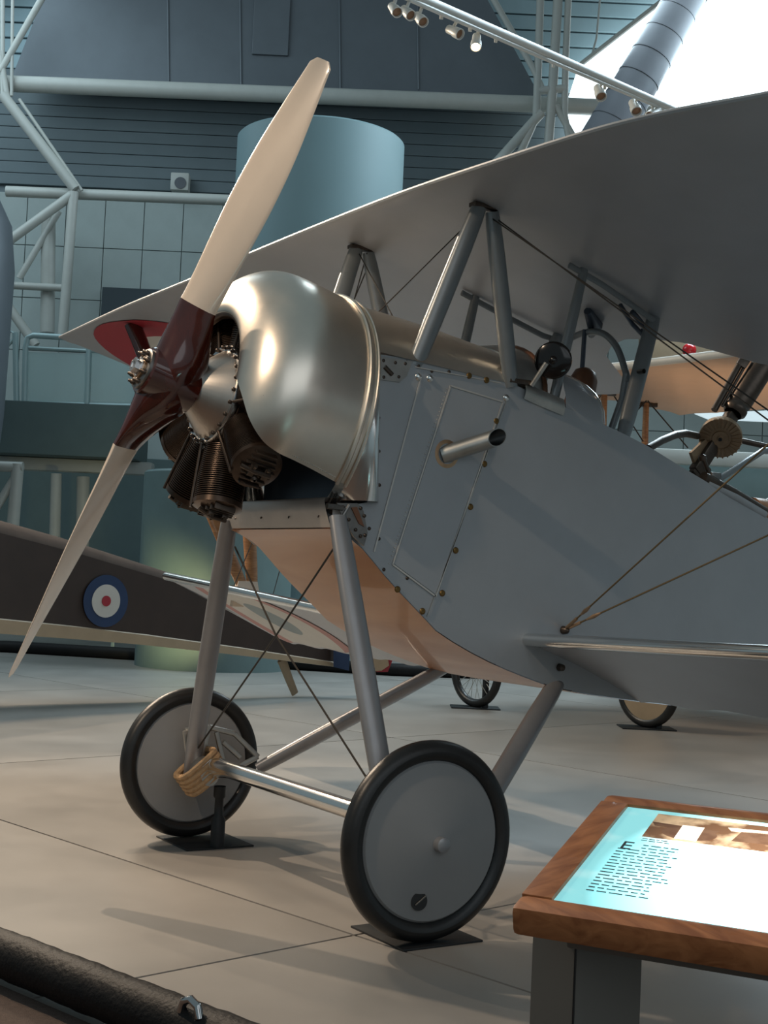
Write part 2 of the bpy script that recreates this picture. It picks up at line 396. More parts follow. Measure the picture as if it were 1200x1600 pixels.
# ---- skylight and dark tube
sky = bpy.data.materials.new('daylight_glazing'); sky.use_nodes = True
nt = sky.node_tree; nt.nodes.remove(nt.nodes['Principled BSDF']); em = nt.nodes.new('ShaderNodeEmission'); em.inputs[0].default_value = (.80, .95, 1, 1); em.inputs[1].default_value = 2.6
nt.links.new(em.outputs[0], nt.nodes['Material Output'].inputs[0])
SD = 25.4
win = MB(); win.poly_prism([at(1040, -6, SD), at(1054, -60, SD), at(1500, -60, SD), at(1500, 330, SD), at(880, 330, SD), at(886, 160, SD), at(905, 100, SD)], HD*.1)
window = struct(win.build('window_1', sky, None, False))
q = MB(); q.tube([at(1060, -60, SD-.1), at(1036, 0, SD-.1), at(903, 104, SD-.1)], .05, 8); q.build('window_frame', M['pipe'], window)
q = MB(); q.tube([at(940, -30, SD-.1), at(932, 60, SD-.1), at(925, 85, SD-.1)], .02, 8); q.build('window_frame', M['pipe'], window)
q = MB(); q.tube([at(880, 168, SD-.2), at(1500, 200, SD-.2)], .12, 12); q.build('window_frame', M['pipe'], window)
dk = MB(); a, b = at(1098, -50, 21), at(918, 262, 21); dk.tube([a, lerp(a, b, .5), b, b + (b-a)*.8], [.30, .33, .37, .43], 32)
dct = dk.build('air_duct', M['duct']); tag(dct, 'thick grey round duct slanting across the bright skylight at top right', 'duct')
for i in range(10):
    t = lerp(a, b, i/9); q = MB(); q.tube([t, t + (b-a).normalized()*.02], lerp(.303, .373, i/9), 32); q.build('duct_seam', M['duct'], dct)
# ---- lighting track with lamps
def tr(px, py): return at(px, py, 8.6 + (px-600)/450*4.4)
tk = emp('lighting_track', tr(650, 5), 'white lighting track running down toward the wing from top centre', 'track')
q = MB(); q.tube([tr(590, -32), tr(665, 1), tr(860, 86), tr(1055, 172)], .036, 12); q.build('support_tube', M['lampbody'], tk)
q = MB(); q.tube([tr(590, -24), tr(642, 0), tr(850, 91), tr(1052, 177)], .017, 8); q.build('rail', M['lampbody'], tk)
for px in (690, 735, 775, 865, 945, 1020):
    py = -32 + (px-590)*.4387; q = MB(); q.box(tr(px, py+8), (.025, .025, .09), BX, BY, bev=.004); q.build('bracket', M['lampbody'], tk)
lampglow = mat('lamp_glow', (1, .8, .5), .4, emit=(1, .74, .42), es=9)
lampoff = mat('lamp_inside', (.30, .17, .10), .4, .5)
LL = [(617, 15, (.25, .5), 'leftmost white track lamp of the cluster of three at top centre', 0), (637, 20, (.35, .5), 'middle white track lamp of the cluster of three at top centre', 0),
      (657, 30, (.3, .5), 'right white track lamp of the cluster of three at top centre', 0), (711, 50, (.55, .45), 'unlit white track lamp just left of the glowing one', 0),
      (744, 66, (-.05, .8), 'glowing track lamp with its bulb lit', 1), (937, 145, (.1, .6), 'white track lamp in front of the grey duct', 0),
      (992, 168, (.1, .6), 'white track lamp above the wing edge, right of the one before the duct', 0), (1021, 178, (-.5, .5), 'pale track lamp lowest on the track, nearly touching the wing edge', 0)]
for px, py, dv, lab, on in LL:
    P = tr(px, py); t = emp('track_lamp', P, lab, 'lamp', 'lamps on the lighting track')
    ax = (RT*dv[0] - HD*.55 + V((0, 0, -dv[1]))).normalized(); k = P.copy()
    sc_ = (k-CAM).dot(HD)/F
    L = 22*sc_; r = 8.5*sc_
    q = MB(); q.lathe([(-L*.75, 0), (-L*.75, r*.8), (-L*.1, r*.85), (0, r), (L*.6, r*1.05), (L*.62, r*.9), (L*.4, r*.85)], k, ax, 20); q.build('housing', M['lampbody'], t)
    q = MB(); q.lathe([(0, r*.84), (.004, 0)], k + ax*L*.42, ax, 20); q.build('bulb', lampglow if on else lampoff, t)
    top = tr(px+4, -24 + (px+4-590)*.4368)
    q = MB(); q.tube([top, lerp(top, k - ax*L*.4, .6), k - ax*L*.4], .012, 8); q.build('yoke', M['lampbody'], t)
    if on: spot('track_lamp_beam', k + ax*L*.5, k + ax*3, 60, WARM, 70, .8, .05)
# ================================================================== NEIGHBOURING AIRCRAFT
# ---- dark brown fuselage at left
bp = emp('brown_aircraft', wl(-2.4, 13.6, 0), 'dark brown fabric aircraft at left with a blue white and red roundel', 'aircraft')
def bsec(px, d, yt, yb, wd):
    c = at(px, (yt+yb)/2, d); zt, zb = at(px, yt, d).z, at(px, yb, d).z
    return c, zt, zb, wd
SE = [bsec(-260, 10.9, 655, 965, .85), bsec(-100, 11.6, 752, 978, .80), bsec(0, 12.2, 806, 990, .74), bsec(110, 12.8, 838, 998, .66), bsec(230, 13.4, 878, 1008, .55), bsec(380, 14.4, 930, 1024, .36), bsec(525, 15.5, 984, 1042, .12)]
ax0 = (SE[-1][0] - SE[0][0]); ax0.z = 0; ax0.normalize(); nb = V((ax0.y, -ax0.x, 0))
if nb.dot(HD) > 0: nb = -nb
up = V((0, 0, 1))
rows, rowt, rowb = [], [], []
for c, zt, zb, wd in SE:
    c = V((c.x, c.y, 0)); hgt = zt - zb; zs = zt - .15*hgt; zt2 = zb + .13*hgt
    rows.append([c + up*zs, c + up*lerp(zs, zt2, .5), c + up*zt2])
    rowt.append([c + up*zs] + [c - nb*(wd*(.5-.5*math.cos(PI*i/8))) + up*(zs + .15*hgt*math.sin(PI*i/8)) for i in range(1, 9)])
    rowb.append([c + up*zt2, c + nb*.012 + up*(zt2-.01), c + nb*.012 + up*zb, c - nb*wd + up*zb, c - nb*wd + up*zs])
MB().grid(rows).build('side_fabric', M['khaki'], bp)
MB().grid(rowt).build('top_deck', M['khakitop'], bp)
MB().grid(rowb).build('underside', M['tan'], bp)
rc = lerp(at(110, 939, 12.8), at(230, 939, 13.4), .44)
ax0 = SE[4][0] - SE[3][0]; ax0.z = 0; ax0.normalize(); nb = V((ax0.y, -ax0.x, 0)); nb = -nb if nb.dot(HD) > 0 else nb
for nme, rad, off, mm in (('roundel_ring', .245, .012, 'blue'), ('roundel_ring', .155, .016, 'white'), ('roundel_centre', .05, .02, 'red')):
    q = MB(); q.lathe([(0, rad), (.004, rad), (.004, 0)], rc + nb*off, nb, 40, ref=(0, 0, 1)); q.build(nme, M[mm if nme != 'roundel_centre' else 'red'], bp)
q = MB(); q.tube([at(440, 1030, 15.1), at(452, 1062, 15.2), at(461, 1084, 15.25)], [.065, .055, .05], 10, r2=.03); q.build('tail_skid', M['tan'], bp)
def plate_px(mb, pts, d, th): return mb.poly_prism([at(a, b, d) for a, b in pts], HD*th)
plate_px(MB(), [(521, 985), (548, 985), (545, 1048), (521, 1042)], 15.4, .05).build('rudder_stripe', M['blue'], bp, False)
plate_px(MB(), [(549, 990), (600, 995), (608, 1040), (596, 1048), (575, 1050), (566, 1022), (549, 1022)], 15.4, .05).build('rudder_stripe', M['tan'], bp, False)
plate_px(MB(), [(592, 1022), (614, 1030), (606, 1050), (588, 1050)], 15.46, .05).build('rudder_stripe', M['red'], bp, False)
# stand under it
st = emp('sign_stand', onz(175, 1026, 0), 'small dark base with a clear post standing under the brown aircraft', 'stand')
b = onz(175, 1026, 0); q = MB(); q.box(b + V((0, 0, .015)), (.24, .14, .03), BX, BY, bev=.004); q.build('base_plate', M['plate'], st)
q = MB(); q.box(b + V((0, 0, .17)), (.05, .03, .28), BX, BY, bev=.004); q.build('post', M['railm'], st)
# far padded rail
def padded(name, pts, r, label, fit=None):
    t = emp(name, pts[0], label, 'barrier')
    L = []; 
    for a, b in zip(pts, pts[1:]):
        k = max(2, int((b-a).length/.03))
        for i in range(k): L.append(lerp(a, b, i/k))
    L.append(pts[-1])
    return t, L
t, L = padded('padded_rail', [onz(-220, 1010, .08), onz(0, 1010, .08), onz(620, 1047, .08), onz(830, 1054, .08)], .075, 'far black padded barrier rail on the floor beyond the brown aircraft')
q = MB(); q.tube(L[::8] + [L[-1]], .09, 12); q.build('padding', M['padding'], t)
# ---- beige biplane beyond, at right
bw = emp('beige_biplane', onz(1000, 1112, 0), 'beige linen biplane with wooden struts seen beyond the gun at right', 'aircraft')
ZB = 3.5
le = [onz(870, 583, ZB), onz(960, 576, ZB), onz(1050, 566, ZB), onz(1140, 555, ZB), onz(1300, 538, ZB)]
te = [onz(880, 622, ZB), onz(985, 629, ZB), onz(1062, 649, ZB), onz(1180, 641, ZB), onz(1330, 634, ZB)]
def slabwing(le, te, th, nm, mt):
    mb = MB(); rows = []
    N = 40
    def smp(pl, t):
        x = t*(len(pl)-1); i = min(int(x), len(pl)-2); return lerp(pl[i], pl[i+1], x-i)
    for i in range(N+1):
        a, b = smp(le, i/N), smp(te, i/N); row = []
        for c, zz in ((0, 0), (.03, .5), (.15, 1), (.45, .9), (1, .05), (1, 0), (.6, -.05), (.3, 0), (.05, -.25)):
            row.append(lerp(a, b, c) + up*(th*zz + .012*abs(math.sin(i*PI/5))))
        rows.append(row)
    mb.grid(rows, closed=True); return mb.build(nm, mt, bw)
slabwing(le, te, .06, 'upper_wing', M['beige'])
q = MB(); q.tube([p + up*.02 for p in le], .04, 10); q.build('leading_edge', M['white'], bw)
lwl = [p - up*2.15 + HD*.2 for p in le]; lwt = [p - up*2.15 + HD*.2 for p in te]
slabwing(lwl, lwt, .14, 'lower_wing', M['beige'])
for px, pt, dd in ((945, 594, 15.2), (928, 626, 16.4), (1010, 624, 16.0)):
    a = at(px, pt, dd); b = V((a.x, a.y, 1.4)); a.z = ZB
    q = MB(); q.tube([a, lerp(a, b, .5), b], [.055, .07, .055], 12, r2=.035, side=HD); sx = q.build('wing_strut', M['woodstrut'], bw)
    q = MB(); q.box(a - up*.02, (.26, .06, .05), BX, BY, bev=.01); q.build('strut_fitting', M['gun'], sx)
for a, b in (((945, 596), (1005, 690)), ((1012, 626), (1075, 700)), ((945, 600), (915, 680)), ((1010, 626), (940, 700)), ((890, 600), (945, 660))):
    q = MB(); q.tube([at(*a, 15.6), at(*b, 15.6)], .008, 6); q.build('bracing_wire', M['wire'], bw)
for px, py, kind in ((742, 1106, 1), (1010, 1138, 0)):
    c = onz(px, py, 0) + up*.39; axw = (HD*.62 + RT*.78).normalized(); wref = up
    q = MB(); q.lathe([(.045*math.cos(2*PI*i/12), .34+.045*math.sin(2*PI*i/12)) for i in range(13)], c, axw, 40); wh = q.build('tyre', M['rubber'], bw)
    if kind:
        mbp = MB()
        e1 = up; e2 = axw.cross(up)
        for i in range(28):
            th = 2*PI*i/28; mbp.tube([c + axw*(.04*(-1)**i), c + (e1*math.cos(th) + e2*math.sin(th))*.31], .0035, 4)
        mbp.tube([c - axw*.06, c + axw*.06], .035, 12); o = mbp.build('spokes', M['pipe'], wh); o['kind'] = 'stuff'
    else:
        q = MB(); q.lathe([(-.05, .0), (-.03, .31), (.03, .31), (.05, 0)], c, axw, 32); q.build('wheel_cover', M['tan'], wh)
    q = MB(); q.tube([c + up*1.1 + RT*.1, c], .03, 8, r2=.05); q.build('gear_leg', M['woodstrut'], bw)
    cs = V((c.x, c.y, 0)); st = emp('wheel_stand', cs, ['black floor stand under the disc wheel beyond the lower wing', 'black floor stand under the spoked wheel beyond the fuselage'][kind], 'stand')
    q = MB(); q.box(cs + up*.006, (.52, .36, .012), RT, HD, bev=.002); q.build('base_plate', M['plate'], st)
    q = MB(); q.tube([cs + up*.012 + RT*.1 - HD*.08, cs + up*.4 + RT*.1 - HD*.08], .035, 10); q.build('post', M['plate'], st)
# cream cloth wall, red lamp and white panel beyond
q = MB(); q.box(at(1075, 548, 21), (1.5, .1, .75), BX, BY, bev=.01); tag(q.build('cream_banner', M['tan']), 'cream panel hanging beyond the beige wing behind the red ball', 'panel')
q = MB(); q.lathe([(-.1*math.cos(PI*i/16), .1*math.sin(PI*i/16)) for i in range(17)], at(1077, 547, 19.5), (0, 0, 1), 24)
rb = mat('red_ball', (.55, .01, .015), .12, coat=.5)
rbo = q.build('red_ball', rb); tag(rbo, 'small shiny red ball above the white edge of the beige wing', 'ball')
q = MB(); q.tube([at(1077, 551, 19.5) + up*.09, at(1077, 551, 19.5) + up*2.6], .006, 6); q.build('hanging_wire', M['wire'], rbo)
q = MB(); q.poly_prism([at(1086, 646, 19), at(1230, 640, 19), at(1230, 660, 19), at(1108, 655, 19)], HD*.06)
wp = mat('lit_panel', (.7, .8, .82), .5, emit=(.75, .92, 1), es=.6); tag(q.build('light_panel', wp, None, False), 'bright white light panel beyond the gun at the right edge', 'panel')
q = MB(); q.box(at(1100, 716, 20), (3.2, .2, .22), BX, BY, bev=.05); tag(q.build('gallery_beam', M['pipe']), 'pale horizontal beam beyond the gun ring at right', 'beam')
q = MB(); q.box(at(1140, 770, 20.4), (3.4, .2, .85), BX, BY, bev=.02); tag(q.build('teal_partition', M['tealwall']), 'teal partition below the pale beam at right', 'partition')
# ================================================================== MAIN BIPLANE
AL = .20
HUB = V((0, -.7375, 2.163)); AX = V((0, math.cos(AL), -math.sin(AL))); NU = V((0, math.sin(AL), math.cos(AL))); XX = V((1, 0, 0))
def body(s, r=0, th=0):
    """engine frame: s aft along the shaft, r and angle round it (0 = port, 90 = up)"""
    return HUB + AX*s + (XX*math.cos(th) + NU*math.sin(th))*r
def cbody(s, r=0, th=0):
    return body(s - .018, r, th) + V((0, 0, .022))
plane = emp('biplane', (0, 0, 0), 'large silver grey biplane with polished horseshoe cowling and cream tipped propeller', 'aircraft')
# ---- fuselage
TOP = [(-.13, 2.30), (.05, 2.295), (.3, 2.295), (.55, 2.275), (.75, 2.252), (.9, 2.215), (1.13, 2.163), (1.54, 2.058), (1.78, 1.975), (2.06, 1.88), (2.4, 1.765), (3.4, 1.50), (5, 1.20), (7.2, .98)]
BOT = [(-.13, 1.553), (0, 1.493), (.13, 1.375), (.205, 1.31), (.335, 1.205), (.41, 1.142), (.66, 1.025), (.94, .932), (1.13, .886), (1.6, .826), (2.4, .765), (4, .68), (6, .62), (7.2, .62)]
HWT = [(-.13, .47), (1.6, .47), (2.4, .45), (4, .33), (7.2, .03)]
def top(y): return smoothtab(TOP, y)
def bot(y): return smoothtab(BOT, y)
def hw(y): return interp(HWT, y)
YS = [-.13, -.08, -.03, .02, .08, .14, .2, .27, .335, .41, .5, .6, .7, .8, .9, 1.0, 1.13, 1.3, 1.45, 1.6, 1.8, 2.0, 2.2, 2.4, 2.8, 3.4, 4.2, 5, 6, 7.2]
fr = MB()
for sgn in (1, -1):
    rows = []
    for y in YS:
        t0, b0 = top(y), bot(y); zs_ = [lerp(b0, min(1.665, t0), k/4) for k in range(4)] + [lerp(1.668, t0, k/6) if t0 > 1.668 else t0 for k in range(7)] if b0 < 1.6 and t0 > 1.7 else [lerp(b0, t0, k/10) for k in range(11)]
        rows.append([V((sgn*hw(y), max(y, .035) if z_ > 1.666 else y, z_)) for z_ in zs_])
    fr.grid(rows)
fus = fr.build('fuselage', M['dope'], plane)
rows = [[V((hw(y)*k/6, y, bot(y) - .004)) for k in range(-6, 7)] for y in YS[:20]]
MB().grid(rows).build('belly_skin', M['belly'], fus)
rows = [[V((hw(y)*k/3, y, bot(y) - .004)) for k in range(-3, 4)] for y in YS[19:]]
MB().grid(rows).build('belly_skin', M['dope'], fus)
# strut shadow as a darker belly colour band near the rear legs, not built
bmx = wood('belly_dark_band', (.17, .07, .03), (.28, .13, .06), (1, 6, 6), .35, .3, 1.4)
rows = [[V((hw(y)*k/6, y, bot(y) - .007)) for k in range(-6, 7)] for y in (.60, .66, .72, .76)]
# top deck: polished in front, grey behind the cockpit
def deck(ys, hgt, name, m, parent=plane, n=20, over=0):
    rows = []
    for y in ys:
        t0, b0 = top(y), hgt(y); w_ = hw(y) + over; r_ = []
        for i in range(n+1):
            th = PI*i/n; r_.append(V((w_*math.cos(th), y, t0 + b0*math.sin(th)**.85)))
        rows.append(r_)
    return MB().grid(rows).build(name, m, parent)
rows = []
for i in range(25):
    th = lerp(math.radians(29), math.radians(151), i/24); te_ = PI*i/24
    P0 = cbody(.735, .553, th); P1 = V((hw(.78)*math.cos(te_), .78, top(.78) + .22*math.sin(te_)**.95))
    rows.append([lerp(P0, P1, k/10) + V((0, 0, .012*math.sin(PI*k/10)*math.sin(te_))) for k in range(11)])
MB().grid(rows).build('front_deck', M['alu'], plane)
# cockpit coaming with windscreen
cm = MB(); rows = []
for y, hh, wf in ((.77, .12, .86), (.80, .225, .92), (.86, .255, .92), (.94, .29, .9), (1.0, .30, .88), (1.01, .29, .86)):
    rows.append([V((hw(y)*wf*math.cos(PI*i/20), y, top(y) + hh*math.sin(PI*i/20)**.7)) for i in range(21)])
cm.grid(rows); coam = cm.build('cockpit_coaming', M['aludull'], plane)
q = MB(); q.tube([V((hw(1.0)*.88*math.cos(PI*i/20), 1.0, top(1.0) + .30*math.sin(PI*i/20)**.7)) for i in range(21)], .014, 8); q.build('coaming_rim', M['leather'], coam)
# turtle deck between the cockpits, its rear edge cut in a curve
rows = []
for i in range(21):
    th = PI*i/20; a = abs(math.cos(th)); y1 = 1.42 - .14*math.sin(th)**2 if False else 1.19 + .10*a**2
    row = []
    for k in range(7):
        y = lerp(1.08 if a > .9 else 1.10, y1 + .02, k/6)
        row.append(V((hw(y)*math.cos(th), y, top(y) + .26*math.sin(th)**.8)))
    rows.append(row)
MB().grid(rows).build('turtle_deck', M['dope'], plane)
q = MB(); q.tube([V((hw(1.2)*math.cos(PI*i/20), 1.21 + .10*math.cos(PI*i/20)**2, top(1.21 + .1*math.cos(PI*i/20)**2) + .26*math.sin(PI*i/20)**.8)) for i in range(21)], .009, 8); q.build('deck_rim', M['alubright'], plane)
q = MB(); q.tube([V((.02, 1.50, 2.14)), V((.02, 1.53, 2.27)), V((.02, 1.56, 2.40)), V((.02, 1.57, 2.44)), V((.02, 1.575, 2.46))], [.05, .075, .07, .055, .02], 16); q.build('headrest', M['leather'], plane)
# cockpit edge pads
for sgn in (1, -1):
    q = MB(); rows = []
    for y in [.83 + .23*i/8 for i in range(9)]:
        e = .035*(1 if 0 < round((y-.83)/.23*8) < 8 else .8)
        rows.append([V((sgn*(hw(y) + .012*math.sin(PI*k/8) + .008), y, top(y) + .03 - .075*k/8)) for k in range(9)])
    for r_ in rows:
        y = r_[0].y; r_.insert(0, V((sgn*(hw(y)-.05), y, top(y) + .025)))
    q.grid(rows); q.build('elbow_pad', M['aludull'], plane)
# mirror-like black disc on a stem
mc = V((.52, .955, 2.372)); ma = (CAM - mc).normalized(); ma = (ma + V((.15, -.35, .05))).normalized()
q = MB(); q.lathe([(-.012, .0), (-.012, .077), (-.006, .085), (.006, .085), (.012, .077), (.010, .02), (.016, .014), (.018, 0)], mc, ma, 36); dsc = q.build('round_disc', M['blackglossy'], plane)
q = MB(); q.tube([V((.49, .86, 2.25)), mc + ma*.035 + V((.01, -.04, -.02))], .012, 10); q.build('stem', M['aludull'], dsc)
q = MB(); q.box(V((.475, .80, 2.262)), (.03, .12, .022), bev=.004); q.build('strut_foot_plate', M['gun'], plane)
# ---- side panels, door lines, screws
SX = .4725
def side_strip(a, b, wd, name, m, parent, x=SX, th=.003):
    a, b = V((x, *a)), V((x, *b)); d = (b-a).normalized(); pnn = V((0, -d.z, d.y))*wd/2
    return MB().poly_prism([a+pnn, b+pnn, b-pnn, a-pnn], (th, 0, 0)).build(name, m, parent, False)
for a, b in (((.274, 2.22), (.078, 1.465)), ((.429, 2.202), (.173, 1.415)), ((.716, 2.162), (.399, 1.287)), ((.429, 2.202), (.716, 2.162)), ((.173, 1.415), (.399, 1.287))):
    side_strip(a, b, .007, 'panel_edge', M['groove'], fus)
hp = MB(); hp.poly_prism([V((.470, .434, 2.195)), V((.470, .709, 2.157)), V((.470, .397, 1.297)), V((.470, .180, 1.418))], (.004, 0, 0)); hp.build('access_door', M['dope'], fus, False)
side_strip((.245, 2.262), (.70, 2.245), .004, 'panel_edge', M['groove'], fus)
side_strip((.74, 2.18), (.36, 1.20), .004, 'panel_edge', M['aludull'], fus)
sm_ = MB(); sm_.lathe([(0, .0145), (.004, .0135), (.006, .008), (.0045, .003), (.0045, 0)], V((0, 0, 0)), (1, 0, 0), 14); ss = piece_mesh('brass_screw', sm_, M['brass'])
for y, z in ((.527, 2.258), (.622, 2.249), (.684, 2.073), (.63, 1.878), (.564, 1.684), (.495, 1.49), (.434, 1.302), (.335, 1.222), (.203, 1.311)):
    share('brass_screw', ss, (SX-.001, y, z), fus)
sm_ = MB(); sm_.lathe([(0, .008), (.003, .007), (.004, 0)], V((0, 0, 0)), (1, 0, 0), 10); ss2 = piece_mesh('small_screw', sm_, M['gun'])
for y, z in ((.131, 1.392), (.062, 2.169), (.072, 2.027), (.080, 1.887), (.09, 1.745), (.42, 2.262), (.33, 2.255), (.26, 2.27), (.20, 2.28), (.10, 1.52), (.05, 1.56), (.25, 1.36)):
    share('small_screw', ss2, (SX-.001, y, z), fus)
sm_ = MB(); sm_.lathe([(0, .017), (.008, .012), (.011, 0)], V((0, 0, 0)), (1, 0, 0), 14); ss3 = piece_mesh('dome_rivet', sm_, M['alubright'])
for y, z in ((.262, 2.222), (.322, 2.222), (.735, 2.182)): share('dome_rivet', ss3, (SX-.001, y, z), fus)
rm_ = MB(); 
for i in range(46):
    t = i/45; y, z = lerp(.423, .168, t), lerp(2.186, 1.418, t); rm_.lathe([(0, .003), (.002, .002), (.0025, 0)], V((SX, y-.012, z)), (1, 0, 0), 6)
rm_.build('rivet_row', M['groove'], fus)['kind'] = 'stuff'
# small slotted corner plate
cpz = [(.055, 2.285), (.225, 2.285), (.20, 2.22), (.165, 2.188), (.07, 2.188)]
cpp = MB().poly_prism([V((.471, y, z)) for y, z in cpz], (.005, 0, 0)).build('corner_plate', M['aludull'], fus, False)
q = MB(); q.tube([V((.478, .085, 2.245)), V((.478, .125, 2.215))], .010, 8); q.build('plate_slot', M['gun'], fus)
for y, z in ((.08, 2.27), (.14, 2.268), (.16, 2.21), (.085, 2.2), (.19, 2.27)): share('small_screw', ss2, (.475, y, z), fus)
# exhaust stub with flange
e0 = V((.47, .425, 1.905)); e1 = V((.60, .60, 1.985)); ea = (e1-e0).normalized()
q = MB(); q.lathe([(0, .062), (.004, .062), (.006, .05), (.006, .045)], V((.471, .425, 1.905)), (1, 0, 0), 28); q.build('exhaust_flange', M['copper'], fus)
q = MB(); n_ = 24; rows = []
ev = ea.cross(up).normalized(); eu = ev.cross(ea)
xp_ = (XX - ea*ea.x).normalized()
for k, (base, rr_) in enumerate(((e0 - ea*.02, .038), (e1, .038), (e1, .0345))):
    row = []
    for j in range(n_):
        th = 2*PI*j/n_; off = (ev*math.cos(th) + eu*math.sin(th))*rr_
        cutk = 0 if k in (0, 3) else -off.dot(xp_)*1.15
        row.append(base + off + ea*cutk)
    rows.append(row)
bore1 = [p_ for p_ in rows[2]]; bore0 = [p_ - ea*.10 for p_ in rows[2]]
q.grid(rows, closed=True); q.build('exhaust_stub', M['aludull'], fus)
q = MB(); q.grid([bore1, bore0], closed=True); q.add(bore0, [tuple(range(24))]); q.build('exhaust_bore', M['black'], fus)
# ---- cowling: polished horseshoe, open at the bottom
PR = [(.25, .318), (.228, .328), (.222, .358), (.235, .42), (.27, .485), (.33, .54), (.40, .572), (.48, .58), (.58, .576), (.71, .566)]
CUT = [2.5, 1.5, -2, -11, -20.5, -26.5, -28.7, -29.5, -31, -33.5]      # where the lower edge sweeps aft, degrees
def cowl(inner):
    NT, NS = 80, 45; rows = []
    ps = [(k, p_[0]) for k, p_ in enumerate(PR)]; pr_ = [(k, p_[1]) for k, p_ in enumerate(PR)]; pc_ = list(enumerate(CUT))
    for k in range(NS+1):
        u = (len(PR)-1)*k/NS; s_, r_, c_ = smoothtab(ps, u), smoothtab(pr_, u), smoothtab(pc_, u)
        rows.append([cbody(s_ + inner*.6, r_ - inner, math.radians(lerp(c_, 180-c_, i/NT))) for i in range(NT+1)])
    return MB().grid(rows)
co = cowl(0); cow = co.build('cowling', M['alu'], plane)
cowl(.012).build('cowling_lining', M['engine'], cow)
def ring_path(s, r, a0=-34, a1=214, n=60): return [cbody(s, r, math.radians(lerp(a0, a1, i/n))) for i in range(n+1)]
q = MB(); q.tube(ring_path(.715, .571), .010, 8); q.build('rear_band', M['alu'], cow)
q = MB(); q.tube(ring_path(.755, .571), .007, 8); q.build('rear_band', M['alu'], cow)
rows = [ring_path(.71, .566), ring_path(.76, .566)]
MB().grid(rows).build('rear_flange', M['alu'], cow)
for a_, b_ in ((-42, -33), (213, 222)):
    MB().grid([ring_path(.712, .566, a_, b_, 6), ring_path(.755, .568, a_, b_, 6), ring_path(.755, .56, a_, b_, 6)]).build('flange_strap', M['aludull'], cow)
# dent-free panel seam lines on the cowling and edge rivets
rm_ = MB()
for i in range(26):
    s_ = .41 + .0113*i; ce = interp([(.40, -27.0), (.48, -27.8), (.58, -29.2), (.71, -31.7)], s_); rr_ = interp([(.40, .572), (.48, .58), (.58, .576), (.71, .566)], s_)
    for th in (math.radians(ce), math.radians(180-ce)): rm_.lathe([(-.001, .004), (.003, 0)], cbody(s_, rr_, th), body(0, 1, th)-HUB, 6)
rm_.build('edge_rivets', M['aludull'], cow)['kind'] = 'stuff'
# clamp strap at the lower rear corners of the cowling
for sgn in (1, -1):
    th = math.radians(-36) if sgn > 0 else math.radians(216)
    th2 = math.radians(-46) if sgn > 0 else math.radians(226)
    q = MB(); q.tube([body(.73, .565, th), body(.735, .565, th2)], .014, 8); q.tube([body(.70, .56, th), body(.715, .56, th2)], .008, 6)
    q.lathe([(-.02, .017), (.02, .017)], body(.735, .565, lerp(th, th2, .5)), XX, 10); q.build('clamp_strap', M['steel'], cow)
# cheek fairings between the round cowling and the flat side
for sgn in (1, -1):
    rows = []
    for k in range(13):
        z = lerp(2.27, 1.672, k/12)
        # front edge lies on the cowling ring, rear edge on the flat side
        rows_ = []
        zz_ = z - (HUB.z + .022 - math.sin(AL)*.735)
        xr = math.sqrt(max(.02, .560**2 - zz_**2)); yb_ = HUB.y + .735*math.cos(AL) + zz_*math.sin(AL)
        f0 = V((sgn*min(xr, .56), yb_, z)); wdt = lerp(.03, 1.0, (k/12)**.8)
        r0 = V((sgn*.476, lerp(.045, .088, k/12), z))
        for j in range(9):
            t = j/8; p_ = lerp(f0, r0, t); bul = .075*wdt*math.sin(PI*t**1.25)
            rows_.append(p_ + V((sgn*bul, 0, 0)))
        rows.append(rows_)
    MB().grid(rows).build('cheek_fairing', M['alubright'], plane)
# ---- lower lip, firewall
q = MB(); rows = []
for y, z in ((-.16, 1.676), (-.165, 1.665), (-.155, 1.62), (-.13, 1.555), (-.10, 1.54)): rows.append([V((.46*k/8, y, z)) for k in range(-8, 9)])
q.grid(rows); lip = q.build('lower_lip', M['bellylip'], plane)
rows = [[V((.46*k/4, y, 1.677)) for k in range(-4, 5)] for y in (-.16, .05)]
MB().grid(rows).build('lip_shelf', M['bellylip'], lip)
for k in (-3, -1, 1, 3): 
    q = MB(); q.lathe([(0, .007), (.004, 0)], V((k*.13, -.150, 1.60)), (0, -1, .3), 8); q.build('lip_screw', M['gun'], lip)
q = MB(); q.poly_prism([V((.465*math.cos(t), .04, 1.98 + .30*math.sin(t)) if False else V((x_, .03, z_))) for x_, z_ in ((-.465, 1.66), (.465, 1.66), (.465, 2.29), (.3, 2.5), (-.3, 2.5), (-.465, 2.29))], (0, .02, 0)); q.build('firewall', M['navy'], plane, False)
# ---- engine
ES = .37
q = MB(); q.lathe([(.05, .055), (.115, .055), (.125, .064), (.14, .078), (.272, .196), (.28, .20)], HUB, AX, 48); eng = q.build('crankcase', M['cone'], plane)
q = MB(); q.lathe([(-.01, .035), (.07, .034)], HUB + AX*.05, AX, 20); q.build('shaft', M['cone'], eng)
q = MB(); q.lathe([(.274, .194), (.27, .219), (.28, .224), (.295, .224), (.30, .17), (.47, .17), (.47, 0)], HUB, AX, 48); q.build('crankcase_rim', M['enginerim'], eng)
bl = MB(); bl.lathe([(0, .0085), (-.013, .0085), (-.015, .004), (-.016, 0)], V((0, 0, 0)), AX, 6); bs = piece_mesh('rim_bolt', bl, M['gun'])
for i in range(24): share('rim_bolt', bs, body(.270, .209, 2*PI*i/24), eng)
q = MB(); q.lathe([(.30, .10), (.30, .235), (.43, .235), (.43, .10)], HUB, AX, 36); q.build('crankcase_drum', M['engine'], eng)
